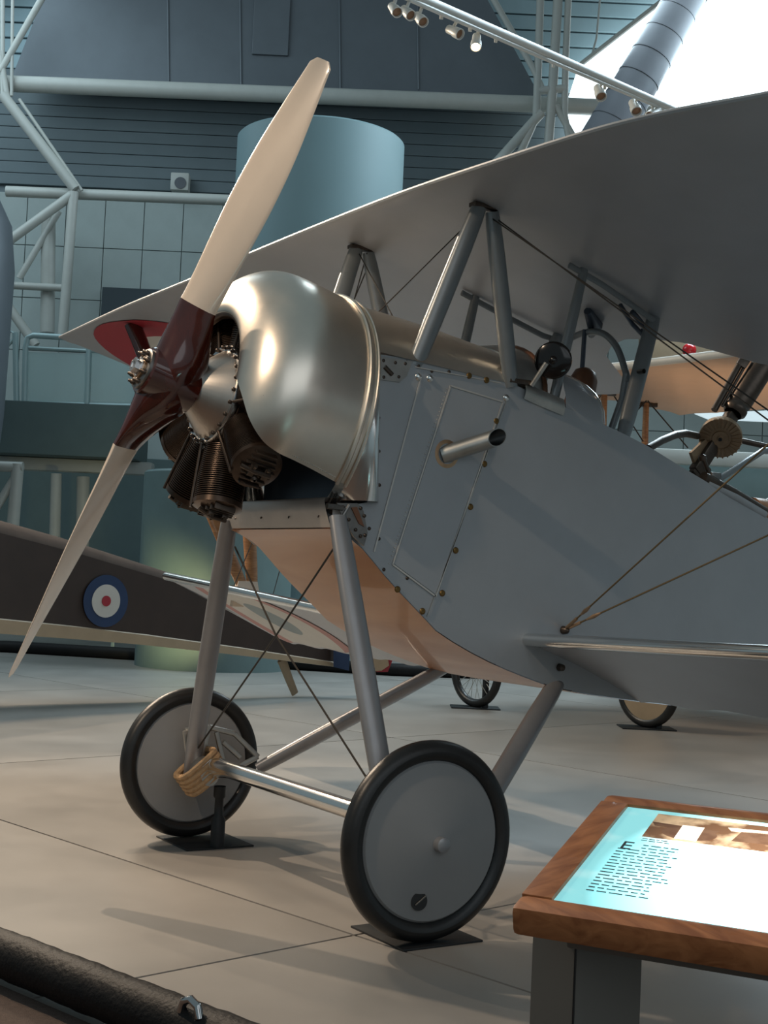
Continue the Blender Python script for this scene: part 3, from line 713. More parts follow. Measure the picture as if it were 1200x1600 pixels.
def cyl_mb():
    mb = MB(); pf = [(.15, .085), (.215, .085)]
    nf = 26; h0, h1 = .215, .46
    for i in range(nf):
        h = lerp(h0, h1, i/nf); R_ = lerp(.092, .104, min(1, i/nf*1.6)); st_ = (h1-h0)/nf
        pf += [(h, .085), (h + st_*.15, R_), (h + st_*.55, R_), (h + st_*.7, .085)]
    pf += [(.46, .085), (.462, .106), (.485, .106), (.50, .07), (.505, 0)]
    return mb, pf
for i in range(9):
    th = math.radians(-80 + 40*i); d = (XX*math.cos(th) + NU*math.sin(th)); o0 = HUB + AX*ES; tn = AX.cross(d)
    mb, pf = cyl_mb(); mb.lathe(pf, o0, d, 26); cy = mb.build('cylinder', M['engine'], eng, ang=60)
    q = MB()
    for k in (-1, 1):
        q.box(o0 + d*.505 + AX*.032*k, (.055, .028, .05), tn, AX, d, .004); q.tube([o0 + d*.50 + AX*.03*k + tn*.03, o0 + d*.535 + AX*.03*k - tn*.03], .008, 6)
    q.tube([o0 + d*.51 - AX*.08, o0 + d*.53 - AX*.02, o0 + d*.53 + AX*.05], .010, 8); q.lathe([(0, .016), (.02, .016), (.03, .006)], o0 + d*.50 + tn*.04, d, 8)
    for k in range(-3, 4): q.box(o0 + d*.497 + tn*(.026*k), (.008, .15 - .018*abs(k), .035), tn, AX, d, .002)
    q.build('rocker_gear', M['gun'], cy)
    q = MB(); q.tube([o0 + d*.21 - AX*.095 + tn*.05, o0 + d*.50 - AX*.098 + tn*.05], .007, 8); q.build('push_rod', M['gun'], cy)
    q = MB(); q.tube([o0 + d*.18 + AX*.08, o0 + d*.33 + AX*.10, o0 + d*.47 + AX*.09], .022, 10); q.build('intake_pipe', M['gun'], cy)
    q = MB(); q.box(o0 + d*.44 + tn*.088, (.03, .022, .022), tn, AX, d, .003); q.build('spark_plug', M['bungee'], cy)
# ---- propeller (its own shaft line follows the photographed blade plane)
PT = .30; PA = V((0, math.cos(PT), -math.sin(PT))); PN = V((0, math.sin(PT), math.cos(PT)))
PC = V((0, -.712, 2.154)); an = 1.19; RAD = 1.456
def blade_rows(sg, r0, r1, n):
    d = (XX*math.cos(an) + PN*math.sin(an))*sg                    # outward along this blade
    tang = (-XX*math.sin(an) + PN*math.cos(an))*sg               # direction of travel (anticlockwise from the front)
    rows = []
    for i in range(n+1):
        r = lerp(r0, r1, i/n)
        ch = smoothtab([(0, .24), (.08, .24), (.2, .205), (.33, .168), (.45, .172), (.65, .195), (.85, .212), (1.05, .205), (1.25, .166), (1.40, .128), (1.44, .118), (1.450, .105), (1.456, .07)], r)
        beta = math.radians(smoothtab([(0, 90), (.06, 84), (.15, 70), (.25, 58), (.45, 49), (.7, 42), (1.0, 35), (1.452, 28)], r))
        tk_ = smoothtab([(0, .21), (.08, .20), (.2, .135), (.35, .085), (.6, .052), (1.0, .030), (1.4, .014), (1.452, .008)], r)
        c = (tang*math.cos(beta) - PA*math.sin(beta)); nrm = (-PA*math.cos(beta) - tang*math.sin(beta))
        off = smoothtab([(0, 0), (.4, .012), (.9, .03), (1.452, .02)], r); row = []
        sq = interp([(0, 1), (.12, .9), (.35, 0)], r)
        for k in range(24):
            t = 2*PI*k/24; x = math.cos(t); y = math.sin(t)
            yy = y*(1 if y > 0 else lerp(.25, 1, sq))*(.5)*(1 - .25*(x if x < 0 else -x*.3)*-1*(1-sq))
            row.append(PC + PA*interp([(0, .045), (.12, .04), (.33, 0)], r) + d*r + c*(x*ch*.5) + nrm*(yy*tk_))
        rows.append(row)
    return rows, d
rows1, d1 = blade_rows(1, 0.0, .335, 20); rows2, _ = blade_rows(-1, 0.0, .335, 20)
mb = MB(); mb.grid(rows1, closed=True); mb.grid(rows2, closed=True)
mb.lathe([(-.085, 0), (-.085, .098), (-.078, .104), (.14, .104), (.155, .085), (.155, 0)], PC, PA, 48)
prop = mb.build('propeller', M['mahog'], plane)
for sg in (1, -1):
    rw, d = blade_rows(sg, .333, RAD, 44); mb = MB(); mb.grid(rw, closed=True); k = len(rw[0])
    mb.add(rw[-1], [tuple(range(k))]); mb.build('blade', M['cream'], prop)
q = MB(); q.lathe([(-.072, .0), (-.072, .088), (-.084, .088), (-.086, .082), (-.086, 0)], PC - PA*.013, PA, 40); q.build('hub_plate', M['steel'], prop)
q = MB(); q.lathe([(-.086, .045), (-.10, .045), (-.10, .034), (-.125, .034), (-.125, .020), (-.118, .018), (-.118, 0)], PC - PA*.013, PA, 6); q.build('hub_nut', M['enginerim'], prop)
q = MB(); q.lathe([(-.08, .05), (-.094, .05), (-.094, .03)], PC - PA*.013, PA, 32); q.build('hub_collar', M['copper'], prop)
bl = MB(); bl.lathe([(0, .011), (-.014, .011), (-.014, .007), (-.026, .007), (-.027, 0)], V((0, 0, 0)), PA, 6); bs = piece_mesh('hub_bolt', bl, M['gun'])
for i in range(8):
    th = 2*PI*(i+.5)/8; share('hub_bolt', bs, PC - PA*.099 + (XX*math.cos(th) + PN*math.sin(th))*.068, prop)
# ---- wings
WG = math.tan(math.radians(15))
def wplane(y): return 3.0 - WG*(y - .52)
LEP = [(-4.62, .40), (-3.2, .34), (-2.08, .32), (-1.22, .295), (-.3, .28), (.3, .28), (.85, .30), (1.5, .335), (1.83, .38), (2.21, .46), (3.0, .60), (4.6, .86)]
def ule(x): return smoothtab(LEP, x)
def ute(x):
    a = abs(x); b = interp([(0, 1.84), (.16, 1.89), (.3, 1.98), (.39, 2.13), (.5, 2.31), (.62, 2.42), (4.6, 2.44)], a)
    return b + (.014*math.cos(x*2*PI/.36) if a > .6 else 0)
def under(c): return .020*math.sin(PI*min(1, c*1.05))**1 - .010*math.exp(-((c-.03)/.03)**2)
def wing_pt(x, c, upper, xs=0):
    a, b = ule(x), ute(x); y = lerp(a, b, c); ch = b-a
    th = .085*(1.0*math.sqrt(max(c, 0))*1.45*(1-c)**.9 + .03*(1-c))
    ripple = .005*abs(math.sin(x*PI/.36))*math.exp(-c*3)
    z = wplane(y) + under(c) + (th if upper else 0) - (ripple if upper else 0)
    return V((x + xs, y, z))
XW = [-4.62 + 9.22*i/256 for i in range(257)]
CS = [0, .004, .012, .03, .07, .15, .28, .42, .56, .7, .82, .92, 1.0]
rows = []
for x in XW:
    xs = lambda c: 0
    tip = max(0, (abs(x)-4.3)/.32); shear = lambda c: math.copysign(.24*c*min(1, tip), x)
    row = [wing_pt(x, c, False, shear(c)) for c in CS] + [wing_pt(x, c, True, shear(c)) for c in CS[::-1][1:]]
    rows.append(row)
mb = MB(); mb.grid(rows, closed=True); mb.add(rows[0], [tuple(range(len(rows[0])))]); mb.add(rows[-1], [tuple(range(len(rows[-1])))])
uw = mb.build('upper_wing', M['wingcloth'], plane, ang=60)
q = MB(); q.tube([wing_pt(x, 0, False) + V((0, -.003, .006)) for x in XW], .012, 8); q.build('leading_edge', M['dope'], uw)
def disc_rows(cx, cy, r0, r1, fn, n=48, k=4):
    return [[fn(cx + lerp(r0, r1, j/k)*math.cos(2*PI*i/n), cy + lerp(r0, r1, j/k)*math.sin(2*PI*i/n)) for i in range(n)] for j in range(k+1)]
def uwun(x, y):
    a, b = ule(x), ute(x); c = (y-a)/(b-a); p_ = wing_pt(x, min(max(c, .005), 1), False); return V((x, p_.y, p_.z - .005))
for cx in (-3.75, 3.75):
    for r0, r1, nm, mm in ((.68, .97, 'roundel_ring', 'red'), (.37, .68, 'roundel_ring', 'white'), (0, .37, 'roundel_centre', 'blue')):
        MB().grid(disc_rows(cx, 1.37, r0, r1, uwun), closed=True).build(nm, M[mm], uw)
# rib ridges on the underside
q = MB()
for i in ():
    x = i*.36
    pts = [wing_pt(x, c, False) + V((0, 0, .001)) for c in (.03, .1, .2, .35, .5, .65, .8, .95)]; q.tube(pts, .0035, 5)
# lower wings
LG = math.tan(math.radians(21.5)); DZ = .03
def lwp(x, y): return 1.09 - LG*(y-.92) + (DZ if x > 0 else DZ + .03*(1 - min(1, max(0, (y-.905)/.75))))*(abs(x)-.47)
def lte(x): return interp([(.47, 1.60), (3.3, 1.70)], abs(x)) + .018*math.cos(abs(x)*2*PI/.40)
def lw_pt(x, c, upper, xs=0):
    a, b = .905, lte(x); y = lerp(a, b, c); th = .075*(math.sqrt(max(c, 0))*1.45*(1-c)**.9)
    rip = .028*abs(math.sin((abs(x)-.47)*PI/.40))*math.exp(-c*2.2)*min(1, c*14)
    z = lwp(x, y) + .018*math.sin(PI*c) + (th - rip + .006 if upper else 0); return V((x + xs, y, z))
def lwun(x, y):
    y = min(max(y, .95), lte(x) - .03); c = (y-.905)/(lte(x)-.905); p_ = lw_pt(x, min(max(c, .005), .995), False); return V((x, p_.y, p_.z-.005))
for sgn in (1, -1):
    rows = []
    for i in range(121):
        x = sgn*(.47 + 3.13*i/120); tip = max(0, (abs(x)-3.2)/.40)
        shr = lambda c: -sgn*.30*c*c*min(1, tip)
        rows.append([lw_pt(x, c, False, shr(c)) for c in CS] + [lw_pt(x, c, True, shr(c)) for c in CS[::-1]])
    mb = MB(); mb.grid(rows, closed=True); mb.add(rows[0], [tuple(range(len(rows[0])))]); mb.add(rows[-1], [tuple(range(len(rows[-1])))])
    lwg = mb.build('lower_wing', M['wingcloth'], plane, ang=60)
    q = MB(); q.tube([lw_pt(sgn*(.47+3.13*i/60), 0, False) + V((0, .004, .012)) for i in range(61)], .029, 12); q.build('leading_edge', M['alubright'], lwg)
    for r0, r1, nm, mm in ((.50, .62, 'roundel_ring', 'rose'), (.20, .50, 'roundel_ring', 'white'), (0, .20, 'roundel_centre', 'greyblue')):
        rws = disc_rows(sgn*2.72, 1.30, r0, r1, lwun); MB().grid(rws, closed=True).build(nm, M[mm], lwg)
# ---- struts
def strut(name, a, b, chord, thick, m, parent=None, side=V((0, 1, 0)), taper=.8):
    a, b = V(a), V(b); pts = [lerp(a, b, t) for t in (0, .08, .25, .5, .75, .92, 1)]
    k = [taper, .92, 1, 1.02, 1, .92, taper]
    return MB().tube(pts, [chord/2*x for x in k], 18, r2=thick/2*k[0], side=side).build(name, m, parent or plane)
for s in (1, -1):
    ap = V((s*.52, .53, 2.995))
    f = strut('cabane_strut', ap + V((0, -.02, 0)), (s*.45, .255, 2.27), .088, .06, M['strut'])
    r = strut('cabane_strut', ap + V((0, .05, -.012)), (s*.465, .765, 2.235), .084, .055, M['strut'])
    q = MB(); q.box(ap + V((0, .02, .004)), (.05, .16, .02), bev=.004); q.build('strut_fitting', M['gun'], f)
    strut('rear_cabane_strut', (s*.365, 1.70, wplane(1.70)+.01), (s*.44, 1.455, 2.06), .088, .055, M['strut'])
    b_ = strut('middle_cabane_strut', (s*.43, 1.19, wplane(1.19)+.02), (s*.42, 1.03, 2.14), .055, .04, M['strut'])
    q = MB(); q.tube([(s*.43, 1.10, wplane(1.10)), (s*.43, 1.30, wplane(1.3) - .005), (s*.40, 1.62, wplane(1.62) - .02), (s*.37, 1.72, wplane(1.7) - .02)], .016, 8, r2=.01); q.build('wing_tube', M['strut'], b_)
    q = MB(); q.lathe([(-.02, .012), (.02, .012)], V((s*.44, 1.56, 2.40)), XX, 8); q.build('strut_lug', M['steel'], plane)
    # interplane V strut, bound wood on a pale foot
    foot = V((s*2.93, 1.20, lwp(-2.93, 1.20)+.09)); v_ = emp
    for k, (ty, dy) in enumerate(((.52, -.10), (1.35, .10))):
        st_ = strut('interplane_strut', (s*3.50, ty, wplane(ty)+.01), foot + V((0, dy*.4, .08)), .10, .05, M['woodstrut'])
        if k == 0:
            q = MB(); q.tube([(s*3.50, ty, wplane(ty)+.005), lerp(V((s*3.50, ty, wplane(ty))), foot, .13)], .062, 14, r2=.034, side=(0, 1, 0)); q.build('strut_binding', M['mahog'], st_)
    q = MB(); q.poly_prism([foot + V((-.02, -.07, .10)), foot + V((-.02, .07, .10)), foot + V((-.02, .11, -.07)), foot + V((-.02, -.11, -.07))], (.04, 0, 0)); q.build('strut_foot', M['cream'], plane, False)
# ---- hoop behind the front cockpit
hp_ = [(-.30, 1.50, 2.20), (-.29, 1.53, 2.40), (-.22, 1.56, 2.56), (-.08, 1.58, 2.64), (.10, 1.585, 2.635), (.23, 1.58, 2.55), (.32, 1.57, 2.41), (.34, 1.565, 2.36)]
hs = [V((smoothtab([(i, p[0]) for i, p in enumerate(hp_)], t/6), smoothtab([(i, p[1]) for i, p in enumerate(hp_)], t/6), smoothtab([(i, p[2]) for i, p in enumerate(hp_)], t/6))) for t in range(0, 43)]
q = MB(); q.tube(hs, .017, 10); q.build('cockpit_hoop', M['strut'], plane)
q = MB(); q.tube([(.33, 1.565, 2.40), (.325, 1.55, 2.28), (.31, 1.49, 2.10)], .017, 10); q.build('hoop_leg', M['strut'], plane)
q = MB(); q.tube([(-.02, 1.56, 2.12), (.0, 1.565, 2.50), (.0, 1.57, 2.66)], .012, 8); q.build('hoop_post', M['navy'], plane)
# dark reservoir slung under the wing centre
q = MB(); q.tube([(.1, 1.50, wplane(1.50)-.005), (.02, 1.62, wplane(1.62)-.02), (-.10, 1.70, wplane(1.7)-.02)], [.02, .04, .02], 10); q.build('wing_root_fitting', M['navy'], uw)
q = MB(); q.tube([(.36, 1.56, wplane(1.56)-.02), (.34, 1.66, wplane(1.66)-.05), (.28, 1.76, wplane(1.72)-.05), (.2, 1.78, wplane(1.76)-.01)], .014, 8); q.tube([(.34, 1.5, wplane(1.5)-.01), (.3, 1.62, wplane(1.62)-.05), (.24, 1.74, wplane(1.72)-.05)], .012, 8); q.build('control_pipe', M['navy'], uw)
# ---- observer's gun ring and gun
rg = MB(); rg.tube([(.40, 1.66, 2.04), (.36, 1.78, 2.09), (.28, 1.95, 2.14), (.18, 2.12, 2.17), (.08, 2.3, 2.18)], .020, 10); ring = rg.build('gun_ring', M['gun'], plane)
q = MB(); q.tube([(.43, 2.08, 1.905), (.36, 2.35, 2.02), (.25, 2.62, 2.12), (.2, 2.75, 2.13)], .018, 10, r2=.014); q.build('ring_bow', M['strut'], ring)
q = MB(); q.tube([(.05, 2.5, 2.20), (.15, 2.75, 2.16), (.2, 2.85, 2.10), (.22, 2.82, 1.98), (.28, 2.65, 1.86), (.33, 2.5, 1.80)], .016, 10); q.build('ring_bow', M['gun'], ring)
q = MB(); q.tube([(.435, 2.0, 1.925), (.44, 2.2, 1.86), (.42, 2.45, 1.78)], .03, 10); q.build('cockpit_rim', M['gun'], plane)
q = MB(); q.tube([(.44, 2.02, 1.90), (.45, 2.2, 1.845), (.435, 2.44, 1.765)], .022, 10); q.build('rim_moulding', M['dope'], plane)
q = MB(); q.tube([(.43, 2.06, 1.92), (.43, 2.0, 2.02)], .012, 8); q.lathe([(0, .02), (.02, .02), (.03, .008)], V((.43, 2.0, 2.01)), (0, -.4, 1), 10); q.build('ring_lock_lever', M['gun'], ring)
q = MB(); q.box(V((.43, 2.08, 1.92)), (.04, .07, .07), bev=.01); q.build('ring_clamp', M['steel'], ring)
GA = V((.0, .62, .80)).normalized(); G0 = V((.05, 2.53, 2.25))
gs = V((1, 0, 0)); gs = (gs - GA*gs.dot(GA)).normalized(); gn = GA.cross(gs)
q = MB(); q.box(G0 - GA*.12 + gs*.0, (.055, .07, .42), gs, gn, GA, .008); q.box(G0 - GA*.30 + gn*.02, (.04, .10, .10), gs, gn, GA, .01); gun = q.build('machine_gun', M['gun'], plane)
q = MB(); q.lathe([(.10, .05), (.12, .066), (.14, .066), (.15, .06), (.17, .06), (.18, .066), (.75, .066), (.76, .05), (.8, .05)], G0 + gs*.0, GA, 24); q.build('barrel_jacket', M['gun'], gun)
gl_ = GA.cross(HD).normalized(); gl_ = gl_ if gl_.dot(RT) < 0 else -gl_
q = MB(); q.tube([G0 + GA*.05 + gl_*.095, G0 + GA*.40 + gl_*.115], .018, 10); q.tube([G0 + GA*.10 + gl_*.07, G0 + GA*.38 + gl_*.085], .009, 8); q.box(G0 + GA*.41 + gl_*.105, (.04, .06, .07), HD, gl_, GA, .012); q.build('gas_tube', M['gun'], gun)
DA = (CAM - G0).normalized(); DA = (DA + V((0, -.1, -.50))).normalized(); DC = G0 + DA*.085 - GA*.03
drm = bpy.data.materials.new('drum_bronze'); drm = mat('drum_bronze', (.34, .23, .14), .42, .6, .2, 20)
q = MB(); q.lathe([(-.03, 0), (-.03, .112), (0, .115), (.012, .112), (.016, .06), (.012, .058), (.012, .045), (.02, .042), (.02, .018), (.026, .015), (.026, 0)], DC, DA, 44); drum_o = q.build('ammunition_drum', drm, gun)
e1_ = DA.orthogonal().normalized(); e2_ = DA.cross(e1_)
rib_b = MB()
for i in range(26):
    th = 2*PI*i/26; dd_ = e1_*math.cos(th) + e2_*math.sin(th); tt_ = DA.cross(dd_); rib_b.box(DC + dd_*.088 + DA*.014, (.054, .008, .012), dd_, tt_, DA, .002)
rib_b.build('drum_ribs', drm, gun)
q = MB(); q.lathe([(.02, .010), (.03, .010), (.03, 0)], DC, DA, 12); q.build('drum_spindle', M['black'], gun)
q = MB(); q.poly_prism([G0 - GA*.10 - gn*.05 - gs*.02, G0 - GA*.27 - gn*.09 - gs*.02, G0 - GA*.30 - gn*.02 - gs*.02, G0 - GA*.22 + gn*.04 - gs*.02, G0 - GA*.10 + gn*.04 - gs*.02], gs*.02); q.build('side_plate', drm, gun, False)
for k in range(3):
    q = MB(); q.tube([G0 - GA*(.17+.04*k) + gs*.0 - gn*.02, G0 - GA*(.17+.04*k) + gs*.008 - gn*.02], .010, 8); q.build('plate_stud', M['black'], gun)
padm = mat('tan_leather', (.50, .24, .11), .4, 0, .2, 20)
q = MB(); pts = [V((.37, 2.42, 1.80)), V((.36, 2.5, 1.80)), V((.33, 2.62, 1.78)), V((.28, 2.72, 1.75))]
q.tube(pts, .055, 16); o = q.build('tan_coaming_pad', padm, plane)
# ---- tail (outside the frame)
q = MB(); q.poly_prism([V((-.02, 6.5, 1.0)), V((-.02, 7.2, .62)), V((-.02, 7.9, .75)), V((-.02, 7.9, 1.5)), V((-.02, 7.3, 1.75)), V((-.02, 6.9, 1.4))], (.04, 0, 0)); q.build('rudder', M['dope'], plane, False)
q = MB(); q.poly_prism([V((-1.5, 7.4, .96)), V((-1.2, 6.6, 1.0)), V((0, 6.2, 1.04)), V((1.2, 6.6, 1.0)), V((1.5, 7.4, .96))], (0, 0, .04)); q.build('tailplane', M['dope'], plane, False)
q = MB(); q.tube([V((0, 6.6, .62)), V((0, 7.3, .02))], .03, 8); q.build('tail_skid', M['woodstrut'], plane)
# ---- undercarriage
TW = 1.073; WZ = .383
HUBP = {}
for s in (1, -1):
    jx = s*.93; jp = V((jx, -.03, .36))
    fl_ = strut('front_gear_leg', (s*.505, -.125, 1.60), (jx, -.06, .34), .098, .062, M['gear'])
    strut('rear_gear_leg', (s*.44, 1.12, .92), (s*.91, .30, .36), .092, .062, M['gear'])
    # root fitting with oval slot
    q = MB(); 
    q.poly_prism([V((s*.49, -.13, 1.655)), V((s*.49, -.03, 1.66)), V((s*.49, .0, 1.63)), V((s*.49, .025, 1.54)), V((s*.49, .01, 1.485)), V((s*.49, -.04, 1.52)), V((s*.49, -.10, 1.60))], (s*.012, 0, 0))
    ft = q.build('leg_fitting', M['steel'], fl_, False)
    q = MB(); q.poly_prism([V((s*.503, -.062, 1.64)), V((s*.503, -.035, 1.645)), V((s*.503, .004, 1.565)), V((s*.503, -.02, 1.575))], (s*.004, 0, 0)); q.build('fitting_slot', M['leather'], fl_, False)
    for y, z in ((-.015, 1.64), (.004, 1.61), (.012, 1.53), (-.01, 1.525), (-.035, 1.55), (-.07, 1.59), (-.10, 1.64)): share('small_screw', ss2, (s*.504 if s > 0 else -.508, y, z), fl_)
    q = MB(); q.tube([V((s*.50, -.175, 1.64)), V((s*.5, -.10, 1.635))], .012, 8); q.tube([V((s*.5, -.14, 1.565)), V((s*.5, -.10, 1.60)), V((s*.5, -.07, 1.65))], .008, 8); q.build('leg_bracket', M['steel'], fl_)
    # rear fitting
    q = MB(); q.tube([V((s*.44, 1.05, .915)), V((s*.44, 1.2, .885))], .015, 8); q.build('leg_bracket', M['steel'], fl_)
    # cast bracket between the legs
    q = MB(); x0 = jx - s*.015
    for a, b in (((-.11, .56), (-.06, .30)), ((.02, .575), (-.02, .36)), ((.02, .575), (.16, .54)), ((.16, .54), (.30, .42)), ((.10, .50), (.20, .42)), ((-.11, .56), (.02, .575)), ((.06, .55), (.12, .36)), ((.30, .42), (.12, .34))):
        q.tube([V((x0, *a)), V((x0, *b))], .014, 8, r2=.009)
    q.build('gear_bracket', M['aludull'], fl_)
    q = MB(); q.tube([V((jx + s*.04, -.03, .365)), V((jx - s*.16, -.03, .372))], [.078, .066], 16, r2=.06, side=(0, 0, 1)); q.build('axle_shoe', M['aludull'], fl_)
    # bungee cord wraps
    for k in range(5):
        q = MB(); ba, bb = V((0, -.62, .78)), V((0, -.78, -.62)); cc = V((jx - s*.06, -.035, .365)) + ba*(.026*(k-2)); lp_ = []
        for i in range(25):
            t = 2*PI*i/24; cx_, sx_ = math.cos(t), math.sin(t)
            lp_.append(cc + bb*(.105*math.copysign(abs(cx_)**.6, cx_)) + V((.088 + .006*(k % 2), 0, 0))*math.copysign(abs(sx_)**.6, sx_) + ba*(.012*sx_))
        q.tube(lp_, .0155, 8); q.build('bungee_cord', M['bungee'], fl_)
    # wheel
    c = V((s*TW, 0, WZ)); R0, r0 = .375, .041
    q = MB(); q.lathe([(r0*math.cos(2*PI*i/20), R0 - r0 + r0*math.sin(2*PI*i/20)) for i in range(21)], c, XX, 80); wh = q.build('wheel', M['rubber'], plane)
    q = MB(); q.lathe([(-.075, 0), (-.07, .03), (-.036, .20), (-.030, .292), (-.020, .301), (.020, .301), (.030, .292), (.040, .20), (.078, .035), (.08, 0)], c, XX, 64); q.build('wheel_cover', M['cover'], wh)
    q = MB(); q.lathe([(.06, .030), (.108, .028), (.112, .020), (.112, 0)] if s > 0 else [(-.06, .03), (-.108, .028), (-.112, .02), (-.112, 0)], c, XX, 24); q.build('hub_cap', M['gear'], wh)
    q = MB(); q.lathe([(0, .034), (.003, .034), (.003, 0)], c + V((s*.040, -.055, -.213)), V((s, -.04, .06)), 24); q.build('valve_opening', M['black'], wh)
    q = MB(); q.tube([c + V((s*.046, -.075, -.225)), c + V((s*.046, -.03, -.195))], .003, 6); q.build('valve_stem', M['steel'], wh)
q = MB(); q.tube([(-TW, 0, WZ), (-.93, -.0, WZ), (-.86, -.0, .372), (-.74, -.0, .40), (-.62, -.0, .405), (.62, -.0, .405), (.74, 0, .40), (.86, 0, .375), (TW, 0, WZ)], [.04, .046, .055, .048, .040, .040, .048, .055, .04], 18); q.build('axle', M['alubright'], plane)
# ---- bracing wires
def wire(a, b, r=.004, m='wire', name='bracing_wire'):
    return MB().tube([V(a), V(b)], r, 6).build(name, M[m], plane)
xc = V((0, -.115, 1.083))
for s in (1, -1):
    wire((s*.46, -.11, 1.47), xc, .0045); wire((-s*.90, -.06, .45), xc, .0045)
    wire((s*.52, .52, 2.98), (-s*.46, .25, 2.30), .003)
    lug = V((s*.476, 1.115, 1.155))
    for tgt, ln in ((V((s*3.45, .83, wplane(.83))), .14), (V((s*3.45, 2.05, wplane(2.05))), .12)):
        dv = (tgt-lug).normalized(); w_ = wire(lug, tgt, .0042, 'wirelight', 'flying_wire')
        q = MB(); q.tube([lug + dv*(ln+.01), lug + dv*(ln+.05), lug + dv*(ln+.09)], [.005, .010, .005], 8); q.tube([lug + dv*.02, lug + dv*ln*.8], .008, 8); q.build('turnbuckle', M['copper'], w_)
    q = MB(); q.lathe([(-.004, .02), (.02, .017), (.03, .008), (.035, 0)], lug, (s, 0, 0), 14); q.build('wire_lug', M['gun'], plane)
    q = MB(); q.lathe([(-.004, .018), (.02, .015), (.025, 0)], V((s*.476, 1.10, .985)), (s, 0, 0), 14); q.build('wing_root_bolt', M['gun'], plane)
    wire((s*.52, .60, 2.96), (s*2.93, 1.10, 1.24), .0032, 'wire', 'landing_wire'); wire((s*.50, .56, 2.975), (s*2.93, 1.40, 1.20), .0032, 'wire', 'landing_wire')

# ================================================================== NEAR THINGS
# stands under the wheels
for s, lab in ((1, 'flat black steel stand plate under the near wheel'), (-1, 'black steel stand with a post under the far wheel and axle')):
    st = emp('wheel_stand', (s*.955, .045, 0), lab, 'stand')
    q = MB(); q.box(V((s*.955, .045, .004)), (.375, .36, .008), bev=.0015); q.build('base_plate', M['plate'], st)
    q = MB(); q.lathe([(.008, .035), (.14, .035), (.16, .022), (.24, .022), (.25, .03), (.30, .03)], V((s*.80, .04, 0)), up, 18); q.build('post', M['plate'], st)
# padded barrier rail
bt = emp('padded_rail', RA, 'near black padded barrier rail lying across the bottom left corner', 'barrier')
q = MB(); pts = []; rs = []
for i in range(140):
    t = -3.2 + 6.4*i/139; pts.append(RA + rd*t - rn*.03 + V((0, 0, .09)) + rn*.02*t*t*0); rs.append(.074 + .0016*math.sin(i*2.4) + .001*math.sin(i*.9))
q.tube(pts, rs, 20); q.build('padding', M['padding'], bt)
b_ = onz(297, 1586, .145)
q = MB(); q.tube([b_ - rd*.04, b_ - rd*.03 + V((0, 0, .03)), b_ + V((0, 0, .042)), b_ + rd*.03 + V((0, 0, .03)), b_ + rd*.04], .012, 10); q.build('ring_fitting', M['chrome'], bt)
# lectern
p0 = wl(.256, 2.5, .788); e1h = (RT*.5 - HD*.25).normalized(); e2h = (RT*.25 + HD*.5).normalized()
TI = math.radians(13.5); e2 = (e2h*math.cos(TI) + up*math.sin(TI)); e3 = e1h.cross(e2).normalized()
if e3.z < 0: e3 = -e3
def lp(a, b, c=0): return p0 + e1h*a + e2*b + e3*c
LWD, LDP, FB = 1.0, .575, .058
lec = emp('lectern', wl(.5, 2.6, 0), 'wooden framed lectern with a glowing backlit information panel on a grey pedestal', 'lectern')
TH = .055
def bar(a0, b0, a1, b1, nm):
    mb = MB(); mb.box(lp((a0+a1)/2, (b0+b1)/2, -TH/2), (abs(a1-a0), abs(b1-b0), TH), e1h, e2, e3, .012); return mb.build(nm, M['oak'], lec)
bar(0, 0, LWD, FB, 'frame_rail'); bar(0, LDP-FB*.75, LWD, LDP, 'frame_rail'); 
woody = wood('lectern_oak_side', (.25, .085, .028), (.42, .165, .062), (26, 4, 26), .42, .25, 1.2)
for a in (0, LWD-FB):
    mb = MB(); mb.box(lp(a+FB/2, LDP/2+FB*.12, -TH/2), (FB, LDP-FB*1.74, TH), e1h, e2, e3, .002); mb.build('frame_rail', woody, lec)
# backlit print: lamps behind the middle of the sheet
pm = bpy.data.materials.new('backlit_print'); pm.use_nodes = True; nt = pm.node_tree; pb = nt.nodes['Principled BSDF']
tc = nt.nodes.new('ShaderNodeTexCoord'); no = nt.nodes.new('ShaderNodeTexNoise'); no.inputs['Scale'].default_value = 5; no.inputs['Detail'].default_value = 5
nt.links.new(tc.outputs['Object'], no.inputs['Vector']); cr = nt.nodes.new('ShaderNodeValToRGB')
cr.color_ramp.elements[0].position = .5; cr.color_ramp.elements[0].color = (.22, .56, .60, 1); cr.color_ramp.elements[1].position = .75; cr.color_ramp.elements[1].color = (.55, .75, .74, 1)
nt.links.new(no.outputs['Fac'], cr.inputs[0]); nt.links.new(cr.outputs[0], pb.inputs['Base Color']); nt.links.new(cr.outputs[0], pb.inputs['Emission Color'])
pb.inputs['Roughness'].default_value = .2
def lampfall(nt, pb, cx, cy, rad, lo, hi):
    """evenness of the lamp behind the sheet: strength by distance from its centre"""
    ge = nt.nodes.new('ShaderNodeTexCoord'); sb = nt.nodes.new('ShaderNodeVectorMath'); sb.operation = 'DISTANCE'
    nt.links.new(ge.outputs['Object'], sb.inputs[0]); sb.inputs[1].default_value = tuple(lp(cx, cy, 0) - BASE[lec.name])
    mr = nt.nodes.new('ShaderNodeMapRange'); mr.inputs['From Min'].default_value = 0; mr.inputs['From Max'].default_value = rad
    mr.inputs['To Min'].default_value = hi; mr.inputs['To Max'].default_value = lo; nt.links.new(sb.outputs['Value'], mr.inputs['Value']); nt.links.new(mr.outputs[0], pb.inputs['Emission Strength'])
lampfall(nt, pb, .55, .25, .47, .95, 14)
